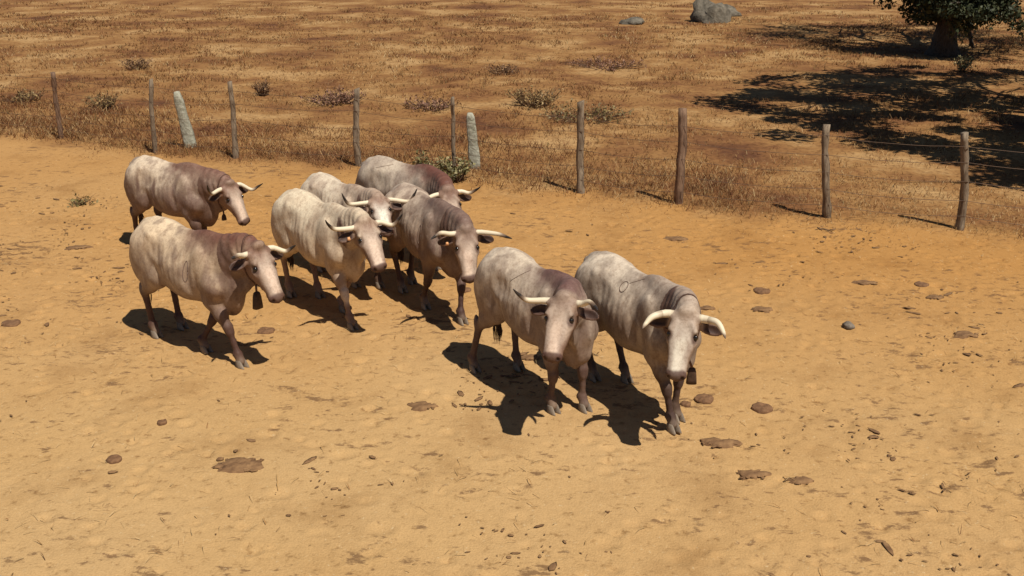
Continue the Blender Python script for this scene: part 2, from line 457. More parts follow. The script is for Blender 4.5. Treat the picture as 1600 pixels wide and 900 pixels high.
def build_ox(o):
    ny, npi, hy, hp, ro = [R(a) for a in o['pose']]
    nb = np.array([0.58, 0, 1.14])
    poll = nb + rz(ny) @ ry(npi) @ np.array([0.60, 0, 0.10])
    Hd = rz(ny + hy) @ ry(hp) @ rx(ro)
    hd = lambda a: poll + Hd @ np.asarray(a, float)
    lo = np.array([-1.15, -0.62, -0.01]); hi = np.array([1.05, 0.62, 1.60])
    for a in ([0.62, 0.13, -0.02], [0.62, -0.13, -0.02], [0.62, 0.13, -0.2], [0.62, -0.13, -0.2], [0.1, 0.40, -0.15], [0.1, -0.40, -0.15], [0, 0.42, -0.1], [0, -0.42, -0.1], [0, 0, 0.12], [0.3, 0, -0.3]):
        lo = np.minimum(lo, hd(a) - 0.04); hi = np.maximum(hi, hd(a) + 0.04)
    for f in o['feet']:
        lo[0] = min(lo[0], f[0] - 0.2); hi[0] = max(hi[0], f[0] + 0.2)
    F_ = Field(lo, hi, RES)
    # trunk
    fat = o.get('fat', 1.0)
    td = [TORD[0], TORD[1], TORD[2], TORD[3] * fat] + TORD[4:]
    F_.put(lambda P: loft_fn(td, P), (-0.94, -0.35, 0.55), (0.88, 0.35, 1.46), 0.06)
    for s in (-1, 1):
        F_.ell((-0.66, s * 0.185, 0.98), (0.20, 0.115, 0.33), 0.07)                      # thigh
        F_.ell((0.46, s * 0.170, 1.02), (0.16, 0.080, 0.29), 0.07, ry(R(-16)))           # shoulder blade
        F_.ell((0.60, s * 0.165, 0.90), (0.15, 0.095, 0.14), 0.06)                       # point of shoulder
        F_.ell((0.06, s * 0.165, 0.88), (0.34, 0.125, 0.22), 0.08)
        F_.ell((-0.45, s * 0.205, 1.30), (0.05, 0.03, 0.03), 0.045)                      # hip                         # barrel
    for s in (-1, 1):
        F_.ell((-0.27, s * 0.315, 1.19), (0.13, 0.075, 0.12), 0.08, None, 'sub')          # hollow of the flank
        F_.ell((0.275, s * 0.330, 0.94), (0.045, 0.07, 0.28), 0.06, ry(R(-10)), 'sub')    # groove behind the shoulder
        F_.ell((0.63, s * 0.285, 1.08), (0.045, 0.07, 0.20), 0.05, ry(R(-25)), 'sub')       # groove before the shoulder
        F_.cone((-0.40, s * 0.20, 0.88), (-0.18, s * 0.15, 0.72), 0.05, 0.03, 0.07)        # fold of the flank
    F_.chain([(-0.80, 0, 1.345), (-0.60, 0, 1.42), (-0.40, 0, 1.42), (-0.15, 0, 1.39), (0.2, 0, 1.385)], [0.018, 0.02, 0.02, 0.02, 0.018], 0.04)   # spine
    F_.ell((0.70, 0, 0.73), (0.15, 0.105, 0.14), 0.07)                                   # brisket
    F_.ell((0.40, 0, 1.40), (0.20, 0.05, 0.045), 0.07)                                   # withers
    F_.ell((-0.12, 0, 0.63), (0.13, 0.045, 0.055), 0.05)                                 # sheath
    # neck: curved centre line from the shoulders to the back of the head
    c0 = np.array([0.36, 0, 1.10]); c3 = hd([0.01, 0, -0.10])
    c1 = np.array([0.68, 0, 1.11]); c2 = c3 + Hd @ np.array([-0.20, 0, 0.02]) * 0.5 + 0.12 * unit(np.array([0.60, 0, 1.12]) - c3)
    t = np.linspace(0, 1, 9)[:, None]
    N = (1 - t) ** 3 * c0 + 3 * (1 - t) ** 2 * t * c1 + 3 * (1 - t) * t * t * c2 + t ** 3 * c3
    T = np.gradient(N, axis=0); T /= np.linalg.norm(T, axis=1)[:, None]
    lat = np.cross(np.array([0, 0, 1.0]), T); lat /= np.linalg.norm(lat, axis=1)[:, None]
    dn = np.cross(T, lat); dn *= -np.sign(dn[:, 2:3]) * 1.0
    F_.chain(N, np.linspace(0.285, 0.150, 9), 0.05, lat, np.linspace(0.66, 0.66, 9))
    F_.chain(N - dn * np.linspace(0.24, 0.12, 9)[:, None], np.linspace(0.07, 0.06, 9), 0.07)   # crest
    thr = hd([0.10, 0, -0.25])
    DW = curve3([thr, 0.55 * thr + 0.45 * (N[5] + dn[5] * 0.30) , np.array([0.74, 0.25 * N[4][1], 0.84]), np.array([0.66, 0, 0.655]), np.array([0.42, 0, 0.60])], 9)
    F_.chain(DW, [0.07, 0.08, 0.09, 0.10, 0.11, 0.11, 0.10, 0.08, 0.06], 0.06, lat[5], 0.42)
    # neck folds
    for kf in (4, 5, 6, 7):
        F_.cone(N[kf] + dn[kf] * 0.02 + lat[kf] * 0.125, N[kf] + dn[kf] * 0.20 + lat[kf] * 0.07, 0.020, 0.016, 0.022)
        F_.cone(N[kf] + dn[kf] * 0.02 - lat[kf] * 0.125, N[kf] + dn[kf] * 0.20 - lat[kf] * 0.07, 0.020, 0.016, 0.022)
    # head
    corners = np.array([hd([a, b_, c]) for a in (-0.1, 0.58) for b_ in (-0.13, 0.13) for c in (-0.27, 0.07)])
    F_.put(lambda P: loft_fn(HEADD, (P - poll) @ Hd, 2.9, 1.9), corners.min(0), corners.max(0), 0.045)
    F_.ell(hd([0.540, 0, -0.075]), (0.050, 0.094, 0.054), 0.020, Hd)
    F_.ell(hd([0.480, 0, -0.148]), (0.065, 0.058, 0.032), 0.02, Hd)
    F_.ell(hd([-0.03, 0, 0.05]), (0.055, 0.078, 0.045 + o.get('tuft', 0.0)), 0.04, Hd)
    for s in (-1, 1):
        F_.ell(hd([0.085, s * 0.058, -0.165]), (0.125, 0.055, 0.105), 0.04, Hd)
        F_.cone(hd([0.09, s * 0.075, 0.026]), hd([0.160, s * 0.112, 0.026]), 0.028, 0.026, 0.022)                 # brow
        F_.ell(hd([0.225, s * 0.122, -0.045]), (0.050, 0.022, 0.018), 0.02, Hd)
        F_.cone(hd([0.22, s * 0.085, -0.045]), hd([0.40, s * 0.070, -0.095]), 0.026, 0.016, 0.03)   # cheek ridge                  # lower lid
        F_.cone(hd([0.01, s * 0.07, 0.0]), hd([0.02, s * 0.140, 0.0]), 0.044, 0.032, 0.03)       # horn boss
        # ear
        l = unit(Hd @ np.array([0.10, s * 1.0, -0.16])); tf = Hd @ np.array([0.35, 0, 0.94]); tf = unit(tf - l * (l @ tf)); bb = np.cross(l, tf)
        A = np.stack([l, tf, bb], 1)
        F_.cone(hd([0.045, s * 0.10, -0.065]), hd([0.06, s * 0.155, -0.075]), 0.036, 0.030, 0.025)
        F_.ell(hd([0.075, s * 0.235, -0.085]), (0.112, 0.026, 0.058), 0.02, A)
        F_.ell(hd([0.075, s * 0.240, -0.085]) + tf * 0.032, (0.088, 0.034, 0.042), 0.010, A, 'sub')
        F_.ell(hd([0.578, s * 0.062, -0.060]), (0.028, 0.014, 0.019), 0.008, Hd, 'sub')          # nostril
        F_.ell(hd([0.200, s * 0.140, 0.012]), (0.038, 0.030, 0.027), 0.010, Hd, 'sub')           # eye socket
    # legs: FR FL HR HL  (right = -y)
    hoof = []
    for i_, f in enumerate(o['feet']):
        s = -1 if i_ in (0, 2) else 1
        fx_, fy_ = f[0], f[1]; lift = f[2] if len(f) > 2 else 0.0
        yl = np.array([0, 1.0, 0])
        if i_ < 2:
            e = np.array([0.43 + 0.28 * (fx_ - 0.5), s * 0.165 * 0.8 + 0.2 * fy_, 0.745 - 0.05 * abs(fx_ - 0.5)])
            fet = np.array([fx_ - 0.035 - 0.25 * lift, fy_, 0.135 + lift])
            kn = ik(e, fet, 0.345, 0.275, (1, 0, 0.0))
            F_.cone((0.60, s * 0.165, 0.90), e, 0.12, 0.105, 0.06, yl, 0.8)
            m1 = e * 0.5 + kn * 0.5 + np.array([0.008, 0, 0])
            F_.chain([e, m1, kn * 0.9 + e * 0.1], [0.105, 0.076, 0.055], 0.05, yl, 0.85)
            F_.cone(kn + (kn - fet) * 0.10, kn - (kn - fet) * 0.12, 0.058, 0.052, 0.02)
            m2 = kn * 0.5 + fet * 0.5
            F_.chain([kn, m2, fet], [0.044, 0.034, 0.040], 0.018, yl, 0.88)
            F_.ell(fet - np.array([0.012, 0, 0]), (0.052, 0.048, 0.046), 0.025)
        else:
            dx = fx_ + 0.68
            st = np.array([-0.44 + 0.34 * dx, s * 0.195, 0.80])
            fet = np.array([fx_ - 0.035 - 0.3 * lift, fy_, 0.14 + lift])
            hk = ik(st, fet, 0.405, 0.40, (-1, 0, 0.05))
            F_.cone((-0.60, s * 0.165, 1.08), st, 0.20, 0.135, 0.07, yl, 0.62)
            F_.cone((-0.78, s * 0.16, 0.98), hk * 0.45 + st * 0.55, 0.13, 0.075, 0.07, yl, 0.7)
            F_.chain([st, st * 0.5 + hk * 0.5 + np.array([-0.012, 0, 0]), hk], [0.128, 0.086, 0.055], 0.05, yl, 0.75)
            F_.ell(hk + np.array([-0.022, 0, 0.025]), (0.060, 0.042, 0.065), 0.02)
            F_.ell(hk + np.array([-0.058, 0, 0.075]), (0.026, 0.024, 0.05), 0.025)
            F_.chain([hk, hk * 0.5 + fet * 0.5, fet], [0.050, 0.038, 0.042], 0.02, yl, 0.85)
            F_.ell(fet - np.array([0.012, 0, 0]), (0.054, 0.05, 0.048), 0.025)
        top = np.array([fx_ + 0.005 - 0.2 * lift, fy_, 0.065 + lift])
        F_.cone(fet, top, 0.045, 0.050, 0.025)
        for s2 in (-1, 1):
            F_.cone(fet + np.array([-0.045, s2 * 0.022, -0.005]), fet + np.array([-0.06, s2 * 0.024, -0.03]), 0.014, 0.010, 0.012)
        hoof.append((fx_ + 0.01 - 0.2 * lift, fy_, lift))
    # tail root
    F_.chain([(-0.78, 0, 1.335), (-0.90, 0, 1.265), (-0.950, 0, 1.15)], [0.045, 0.036, 0.028], 0.06)
    V_, Q_ = F_.mesh()
    # relax slightly
    e = np.concatenate([Q_[:, [0, 1]], Q_[:, [1, 2]], Q_[:, [2, 3]], Q_[:, [3, 0]]])
    deg = np.bincount(e.ravel(), minlength=len(V_))[:, None]
    for lam in (0.5, -0.35, 0.4):
        acc = np.zeros_like(V_)
        for c in range(3):
            acc[:, c] = np.bincount(e[:, 0], V_[e[:, 1], c], len(V_)) + np.bincount(e[:, 1], V_[e[:, 0], c], len(V_))
        V_ = V_ + lam * (acc / deg - V_)
    sx = np.sign(V_[:, 1]); side = sst(0.12, 0.2, np.abs(V_[:, 1])) * sst(0.62, 0.8, V_[:, 2]) * sst(1.36, 1.2, V_[:, 2])
    rib = np.sin((V_[:, 0] + 0.25 * (V_[:, 2] - 1.0)) * 2 * np.pi / 0.095 + o['seed'])
    V_[:, 1] += sx * side * sst(-0.40, -0.25, V_[:, 0]) * sst(0.30, 0.15, V_[:, 0]) * 0.0020 * rib
    big_ = sst(0.5, 0.8, V_[:, 2])
    # loose skin: folds across the neck, throat and shoulder
    tt = np.linspace(0, 1, 60); NN = np.stack([np.interp(tt, np.linspace(0, 1, 9), N[:, c]) for c in range(3)], 1)
    fr_ = np.where(V_[:, 0] > 0.25)[0]
    D2 = ((V_[fr_, None, :] - NN[None]) ** 2).sum(-1); kk = D2.argmin(1)
    dirv = V_[fr_] - NN[kk]; dl = np.linalg.norm(dirv, axis=1, keepdims=True) + 1e-6
    hx_ = ((V_[fr_] - poll) @ Hd)[:, 0]
    wgt = sst(0.35, 0.55, tt[kk]) * sst(-0.02, -0.12, hx_) * sst(0.62, 0.75, V_[fr_, 2])
    ph = (dirv / dl)[:, 2] * 2.2 + 2.5 * fbm(V_[fr_] * 3.0 + o['seed'], 2)
    V_[fr_] += dirv / dl * (wgt * 0.0052 * np.sin(tt[kk] * 46 + ph))[:, None]
    for c in range(3):
        V_[:, c] += big_ * 0.013 * fbm(V_ * 4.8 + 31.0 * c + o['seed'], 2) * (0.5 if c == 2 else 1)
    return V_, Q_, dict(poll=poll, Hd=Hd, hd=hd, N=N, T=T, lat=lat, dn=dn, hoof=hoof, thr=thr)
RES = 0.0135

m, nt, b = nodes_mat('roan_coat', 0.72)
M_COAT = m
b.inputs['Specular IOR Level'].default_value = 0.22
b.inputs['Sheen Weight'].default_value = 0.0
b.inputs['Roughness'].default_value = 0.58
b.inputs['Sheen Roughness'].default_value = 0.5
v = objco(nt)
mp = nd(nt, 'ShaderNodeMapping'); mp.inputs['Scale'].default_value = (1.0, 1.0, 0.35); nt.links.new(v, mp.inputs[0])
n_a = noise_node(nt, mp.outputs[0], 9.0, 6, 0.7)
n_b = noise_node(nt, v, 38.0, 5, 0.7)
n_c = noise_node(nt, v, 3.2, 4, 0.6)
col = attr(nt, 'coat').outputs['Color']
col = mix(nt, col, ramp(nt, n_a.outputs[0], [(0.32, (0.60, 0.50, 0.46)), (0.47, (1, 1, 1)), (0.68, (1.14, 1.13, 1.11))]).outputs[0], 0.65, 'MULTIPLY')
col = mix(nt, col, ramp(nt, n_b.outputs[0], [(0.34, (0.62, 0.55, 0.51)), (0.50, (1, 1, 1)), (0.64, (1.14, 1.14, 1.14))]).outputs[0], 0.55, 'MULTIPLY')
col = mix(nt, col, (0.33, 0.20, 0.10), ramp(nt, n_c.outputs[0], [(0.52, (0, 0, 0)), (0.85, (0.25, 0.25, 0.25))]).outputs[0])
nt.links.new(col, b.inputs['Base Color'])
hs = nd(nt, 'ShaderNodeMath', operation='MULTIPLY_ADD'); nt.links.new(n_c.outputs[0], hs.inputs[0]); hs.inputs[1].default_value = 3.0; nt.links.new(n_a.outputs[0], hs.inputs[2])
bump(nt, b, hs.outputs[0], 0.35, 0.012)

m, nt, b = nodes_mat('horn', 0.48)
M_HORN = m
a_ = attr(nt, 'along')
hn = noise_node(nt, objco(nt), 14, 4)
ad = nd(nt, 'ShaderNodeMath', operation='MULTIPLY_ADD'); nt.links.new(hn.outputs[0], ad.inputs[0]); ad.inputs[1].default_value = 0.16; nt.links.new(a_.outputs['Fac'], ad.inputs[2])
nt.links.new(ramp(nt, ad.outputs[0], [(0.05, (0.30, 0.225, 0.145)), (0.22, (0.70, 0.61, 0.45)), (0.56, (0.70, 0.60, 0.43)), (0.70, (0.22, 0.15, 0.10)), (0.82, (0.035, 0.028, 0.024))]).outputs[0], b.inputs['Base Color'])
bump(nt, b, hn.outputs[0], 0.15, 0.01)
M_EYE, nt, b = nodes_mat('eye', 0.12); b.inputs['Base Color'].default_value = (0.012, 0.008, 0.006, 1); b.inputs['Specular IOR Level'].default_value = 0.5
M_HOOF = simple('hoof_horn', (0.13, 0.10, 0.075), (0.30, 0.24, 0.18), 18, 0.6, 0.3, 0.006)
M_HAIR = simple('tail_hair', (0.03, 0.016, 0.012), (0.09, 0.05, 0.035), 30, 0.7, 0.2, 0.003)
M_BRAND = simple('branded_skin', (0.10, 0.066, 0.052), (0.22, 0.15, 0.115), 40, 0.7, 0.2, 0.003)
M_BELL = simple('weathered_bell_metal', (0.03, 0.017, 0.011), (0.09, 0.05, 0.03), 25, 0.55, 0.3, 0.004)
M_STRAP = simple('leather_strap', (0.07, 0.034, 0.024), (0.15, 0.08, 0.056), 30, 0.7, 0.3, 0.003)
M_TAG, nt, b = nodes_mat('orange_plastic_tag', 0.5); b.inputs['Base Color'].default_value = (0.72, 0.36, 0.16, 1)

def coat(V_, I_, o):
    poll, Hd = I_['poll'], I_['Hd']
    sd = o['seed'] * 5.13
    x, y, z = V_[:, 0], V_[:, 1], V_[:, 2]
    h = (V_ - poll) @ Hd
    a0, a1 = np.array([0.0, 0, -0.10]), np.array([0.5, 0, -0.10])
    t = np.clip(h[:, 0] / 0.5, 0, 1)
    wh = sst(0.26, 0.13, np.linalg.norm(h - (a0 + t[:, None] * (a1 - a0)), axis=1)) * sst(-0.12, -0.02, h[:, 0])
    ear = sst(0.15, 0.19, np.abs(h[:, 1])) * (np.linalg.norm(h, axis=1) < 0.5)
    n1 = fbm(V_ * 2.3 + sd, 3); n2_ = fbm(V_ * np.array([9, 9, 2.2]) + sd * 2, 3); n3 = fbm(V_ * 5.5 + sd * 3, 3)
    n4 = fbm(V_ * np.array([17, 17, 9]) + sd * 4, 3)
    n1 = n1 + 0.22 * n4; n2_ = n2_ + 0.25 * n4; n3 = n3 + 0.35 * n4
    C = lambda k: np.array(o[k])
    def mx(c, k, w): return c + (np.asarray(k) - c) * np.clip(w, 0, 1)[:, None]
    c = np.tile(np.minimum(C('top') * 1.10, 0.72), (len(V_), 1))
    c = mx(c, C('flank'), sst(1.28, 0.86, z + 0.28 * n1 + 0.14 * n2_) * o.get('fl', 0.9))  # roan pattern, with bright back and shaded underside also put into the colour
    c = mx(c, C('fore'), sst(0.05, 0.80, x + 0.55 * n1 + 0.12 * n2_) * o.get('fr', 0.62) * (0.55 + 0.45 * sst(1.40, 1.05, z)))
    c = mx(c, C('flank'), np.clip((n3 + 0.02) * 2.8, 0, 1) * 0.50)
    n5 = fbm(V_ * np.array([11, 11, 7]) + sd * 6, 3)
    c = mx(c, C('flank'), np.clip((n5 - 0.04) * 5, 0, 1) * 0.30)
    c = mx(c, np.minimum(C('top') * 1.15, 0.72), np.clip((-n5 - 0.08) * 5, 0, 1) * 0.35 * sst(0.7, 1.0, z))
    c = mx(c, C('flank'), np.clip((n2_ - 0.10) * 2.6, 0, 1) * o.get('streak', 0.45) * sst(1.35, 1.1, z))
    # darker throat and under-neck
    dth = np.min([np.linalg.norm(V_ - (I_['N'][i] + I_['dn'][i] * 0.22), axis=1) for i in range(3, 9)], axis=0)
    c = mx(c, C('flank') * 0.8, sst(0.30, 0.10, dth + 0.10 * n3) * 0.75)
    # dark crest on withers and neck
    L = np.concatenate([np.array([[0.22, 0, 1.44], [0.42, 0, 1.45]]), (I_['N'] - I_['dn'] * np.linspace(0.30, 0.18, 9)[:, None])[3:]])
    d = np.min([np.linalg.norm(V_ - (L[i] + s * (L[i + 1] - L[i])), axis=1) for i in range(len(L) - 1) for s in (0, 0.33, 0.66, 1)], axis=0)
    c = mx(c, C('crest'), sst(0.38, 0.03, d + 0.14 * n3) * o.get('cr', 0.7) * (1 - wh))
    # legs
    c = mx(c, C('leg'), sst(0.74, 0.40, z + 0.10 * n3 + 0.06 * n2_))
    c = mx(c, (0.24, 0.18, 0.13), sst(0.17, 0.06, z + 0.04 * n3) * 0.6)          # dust on the pasterns
    if 'knee' in o:
        kx, ky, kz = o['knee']; c = mx(c, (0.50, 0.42, 0.36), sst(0.13, 0.04, np.linalg.norm((V_ - np.array([kx, ky, kz])) * np.array([1, 1, 0.7]), axis=1)))
    # face
    f = np.tile(C('face'), (len(V_), 1))
    f = mx(f, C('cheek'), np.maximum(sst(0.030, -0.07, h[:, 2] + 0.06 * n3), 0.8 * sst(0.06, 0.105, np.abs(h[:, 1]) + 0.03 * n3) * sst(0.26, 0.18, h[:, 0])))
    f = mx(f, np.minimum(C('face') * 1.5, 0.66), sst(0.065, 0.025, np.abs(h[:, 1]) + 0.02 * n3) * sst(0.16, 0.3, h[:, 0]) * (h[:, 2] > -0.06))
    f = mx(f, C('pollc'), sst(0.22, 0.03, h[:, 0] + 0.08 * n3 + 0.5 * np.abs(h[:, 1])) * o.get('pl', 0.85))
    de = np.linalg.norm((np.stack([h[:, 0], np.abs(h[:, 1]), -h[:, 2]], 1) - np.array([0.205, 0.122, -0.008])) * np.array([0.7, 1, 1]), axis=1)
    f = mx(f, np.array([0.09, 0.05, 0.04]), sst(0.060, 0.030, de) * 0.92)  # brow and socket shade put into the colour round the eye
    f = mx(f, C('nose'), sst(0.508, 0.540, h[:, 0] + 0.03 * n3 + 0.25 * np.maximum(-0.08 - h[:, 2], 0)) * 0.9)
    dnst = np.linalg.norm(np.stack([h[:, 0], np.abs(h[:, 1]), h[:, 2]], 1) - np.array([0.578, 0.062, -0.060]), axis=1)
    f = mx(f, np.array([0.035, 0.018, 0.015]), sst(0.030, 0.017, dnst) * 0.9)
    mouth = np.exp(-((h[:, 2] + 0.128 - 0.06 * (h[:, 0] - 0.5)) / 0.007) ** 2) * (h[:, 0] > 0.40)
    f = mx(f, np.array([0.07, 0.035, 0.03]), mouth * 0.8)
    c = c + (f - c) * wh[:, None]
    c = mx(c, C('earc'), ear)
    c = mx(c, (0.05, 0.028, 0.022), ear * sst(0.040, 0.025, np.abs(h[:, 0] - 0.075)) * (h[:, 2] > -0.095) * (np.abs(h[:, 1]) < 0.33))
    return np.clip(c, 0.01, 0.9)

def sphere(c, r, nu=12, nv=8):
    th = np.linspace(0, np.pi, nv + 1)[1:-1]; ph = np.linspace(0, 2 * np.pi, nu, endpoint=False)
    V_ = np.stack([np.sin(th)[:, None] * np.cos(ph), np.sin(th)[:, None] * np.sin(ph), np.repeat(np.cos(th)[:, None], nu, 1)], -1).reshape(-1, 3)
    V_ = np.concatenate([V_, [[0, 0, 1], [0, 0, -1]]]) * r + c
    i = np.arange(nv - 2)[:, None] * nu; j = np.arange(nu)[None]; j2 = (j + 1) % nu
    Q = np.stack([i + j, i + nu + j, i + nu + j2, i + j2], -1).reshape(-1, 4)
    n = (nv - 1) * nu; jj = np.arange(nu); jn = (jj + 1) % nu
    T = np.concatenate([np.stack([np.full(nu, n), jj, jn], -1), np.stack([np.full(nu, n + 1), (nv - 2) * nu + jn, (nv - 2) * nu + jj], -1)])
    return V_, [Q, T]

def hoof_mesh():
    parts = []
    for s in (-1, 1):
        a = np.linspace(0, 2 * np.pi, 12, endpoint=False)
        rings = []
        for zz, ln, wd, sh in ((-0.006, 0.072, 0.027, 0.012), (0.004, 0.072, 0.028, 0.012), (0.035, 0.060, 0.027, 0.002), (0.066, 0.048, 0.024, -0.010), (0.085, 0.030, 0.016, -0.014)):
            px = np.cos(a); py = np.sin(a)
            px = np.where(px > 0, px * 1.12, px * 0.9)
            wv = np.where(px > 0, 1 - 0.35 * px ** 2, 1.0)
            rings.append(np.stack([px * ln + sh, py * wd * wv + s * (0.031 + 0.10 * np.maximum(px * ln, 0) * 0.6), np.full(12, zz)], -1))
        Vr = np.concatenate(rings)
        n = len(rings); i = np.arange(n - 1)[:, None] * 12; j = np.arange(12)[None]; j2 = (j + 1) % 12
        Q = np.stack([i + j, i + j2, i + 12 + j2, i + 12 + j], -1).reshape(-1, 4)
        Vr = np.concatenate([Vr, rings[0].mean(0)[None], rings[-1].mean(0)[None]])
        jj = np.arange(12); jn = (jj + 1) % 12
        T = np.concatenate([np.stack([np.full(12, n * 12), jn, jj], -1), np.stack([np.full(12, n * 12 + 1), (n - 1) * 12 + jj, (n - 1) * 12 + jn], -1)])
        parts.append((Vr, [Q, T]))
    return join(parts)
HOOF = None

def surface_line(bvh, pts, side, rad, name, parent):
    """a thin raised line laid on the flank: pts = (x, z) in body space, seen from the given side"""
    out = []
    for (px, pz) in pts:
        org = Vector((px, side * 1.2, pz + 0.25)); d = Vector((0, -side, -0.22)).normalized()
        hit = bvh.ray_cast(org, d)
        if hit[0] is not None: out.append(np.array(hit[0]) - np.array(hit[1]) * 0.0 + np.array(hit[1]) * (0.001 if np.dot(hit[1], -np.array(d)) > 0 else -0.001))
    if len(out) < 3: return
    V_, F_ = tube(np.array(out), rad, 6)
    mesh_np(name, V_, F_, M_BRAND, parent)

def make_ox(o):
    global HOOF
    root = empty('horned_ox', (o['loc'][0], o['loc'][1], 0), R(o['head']), o['sc'])
    tag(root, o['label'], 'ox', 'herd of horned roan oxen')
    V_, Q_, I_ = build_ox(o)
    body = mesh_np('body', V_, Q_, M_COAT, root, attrs={'coat': coat(V_, I_, o)})
    hd, Hd = I_['hd'], I_['Hd']
    for s, k in ((1, 'hl'), (-1, 'hr')):
        md, tp = np.array(o[k][0]), np.array(o[k][1])
        P = curve3([[0.012, s * 0.10, -0.002], [0.02, s * 0.19, 0.002 + 0.15 * md[2]], md, md + (tp - md) * 0.55 + np.array([0, s * 0.012, -0.012]), tp], 26)
        P = np.array([hd(p) for p in P])
        u = np.linspace(0, 1, 26)
        r = o.get('hrad', 0.029) * (1 - u ** 1.6) ** 0.8 + 0.0035 + 0.0010 * np.sin(u * 60) * (u < 0.35)
        Vh, Fh = tube(P, r, 12)
        al = np.concatenate([np.repeat(u, 12), [0, 1]])
        mesh_np('horn', Vh, Fh, M_HORN, root, attrs={'along': al - o.get('pale_tip', 0.0) * (al > 0.3)})
        Ve, Fe = sphere(hd([0.200, s * 0.117, 0.001]), 0.0265)
        mesh_np('eye', Ve, Fe, M_EYE, root)
    if HOOF is None:
        HOOF = hoof_mesh()
    for (hx, hy, hz) in I_['hoof']:
        if make_ox.hm is None:
            ho = mesh_np('hoof', HOOF[0], HOOF[1], M_HOOF, root); make_ox.hm = ho.data
        else:
            ho = bpy.data.objects.new('hoof', make_ox.hm); COL.objects.link(ho); ho.parent = root
        ho.location = (hx, hy, hz)
        if hz > 0: ho.rotation_euler = (0, R(35), 0)
    # tail
    tw = o.get('tail', (0.0, 0.0))
    TP = curve3([(-0.942, 0, 1.19), (-0.985, 0.01 + tw[0] * 0.2, 1.02), (-0.965 + tw[1] * 0.3, tw[0] * 0.6, 0.82), (-0.93 + tw[1] * 0.7, tw[0] * 0.9, 0.62), (-0.92 + tw[1], tw[0], 0.50)], 16)
    Vt, Ft = tube(TP, np.linspace(0.030, 0.014, 16), 8)
    tl = mesh_np('tail', Vt, Ft, M_COAT, root, attrs={'coat': np.tile(np.array(o['flank']) * np.array([0.9, 0.8, 0.8]), (len(Vt), 1))})
    st = []
    rr = np.random.default_rng(int(o['seed'] * 10))
    for q in range(26):
        a = rr.uniform(0, 6.28); s_ = rr.uniform(0.004, 0.012)
        p0 = TP[-1 - rr.integers(0, 3)] + np.array([math.cos(a) * s_, math.sin(a) * s_, 0])
        sp = rr.uniform(0.01, 0.045); ln = rr.uniform(0.16, 0.30)
        st.append(tube(curve3([p0, p0 + np.array([math.cos(a) * sp, math.sin(a) * sp, -ln * 0.5]), p0 + np.array([math.cos(a) * sp * 0.5, math.sin(a) * sp * 0.5, -ln])], 5), [0.006, 0.008, 0.007, 0.005, 0.001], 4))
    Vt, Ft = join(st)
    mesh_np('tail_tuft', Vt, Ft, M_HAIR, tl)
    bvh = None
    if o.get('marks'):
        bvh = BVHTree.FromPolygons([tuple(p) for p in V_], [tuple(int(i) for i in q) for q in Q_])
        for (side, pts, rad) in o['marks']:
            surface_line(bvh, pts, side, rad, 'brand_mark', root)
    for s in o.get('tags', ()):
        c = hd([0.085, s * 0.225, -0.075]); l = Hd @ np.array([0.85, 0, -0.5]); w = Hd @ np.array([0, 1.0, 0]); n = np.cross(l, w)
        g = []
        for e_ in (-1, 1):
            for (p_, q_) in ((-0.016, -0.013), (-0.016, 0.013), (0.024, 0.019), (0.024, -0.019)):
                g.append(c + l * p_ + w * q_ + n * 0.003 * e_ + (Hd @ np.array([0.03, 0, 0.03])))
        mesh_np('ear_tag', np.array(g), np.array([(3, 2, 1, 0), (4, 5, 6, 7), (0, 1, 5, 4), (1, 2, 6, 5), (2, 3, 7, 6), (3, 0, 4, 7)]), M_TAG, root, smooth=False)
    if o.get('bell'):
        bl = o['bell']
        k = 7
        c = I_['N'][k] * 0.6 + I_['N'][8] * 0.4 ; T_, la, dn = I_['T'][k], I_['lat'][k], I_['dn'][k]
        drop = bl['drop']
        a = np.linspace(0, 2 * np.pi, 33)[:-1]
        # the strap lies on the neck: shrink a wide loop on to the body
        if bvh is None: bvh = BVHTree.FromPolygons([tuple(p) for p in V_], [tuple(int(i) for i in q) for q in Q_])
        sec = []
        for t_ in a:
            d = la * math.sin(t_) + dn * math.cos(t_)
            org = c + d * 0.6
            hit = bvh.ray_cast(Vector(org), Vector(-d), 0.6)
            sec.append((0.6 - hit[3]) if hit[0] is not None else 0.2)
        sec = np.clip(np.array(sec), 0.09, 0.34)
        for _ in range(3): sec = np.maximum(sec, 0.25 * np.roll(sec, 1) + 0.5 * sec + 0.25 * np.roll(sec, -1))
        ring = np.array([c + (la * math.sin(t_) + dn * math.cos(t_)) * (r_ + 0.003) for t_, r_ in zip(a, sec)])
        low = ring[0].copy()
        bp = low + np.array([0, 0, -0.02 - drop]) + np.array(bl.get('off', (0, 0, 0)))
        Mx = Matrix.Translation((o['loc'][0], o['loc'][1], 0)) @ Matrix.Rotation(R(o['head']), 4, 'Z') @ Matrix.Scale(o['sc'], 4)
        cb = empty('cowbell', Mx @ Vector(bp), R(o['head']), o['sc'])
        tag(cb, bl['label'], 'cowbell', 'bells hung round the necks')
        Wd = 0.010
        Vs = np.concatenate([ring - T_ * Wd, ring + T_ * Wd, ring + T_ * Wd + (ring - c) * 0.03, ring - T_ * Wd + (ring - c) * 0.03]) - bp
        n = 32; j = np.arange(n); j2 = (j + 1) % n
        Q = np.concatenate([np.stack([j + p * n, j2 + p * n, j2 + ((p + 1) % 4) * n, j + ((p + 1) % 4) * n], -1) for p in range(4)])
        mesh_np('strap', Vs, Q, M_STRAP, cb)
        h_, w_ = bl['size']
        rings = []
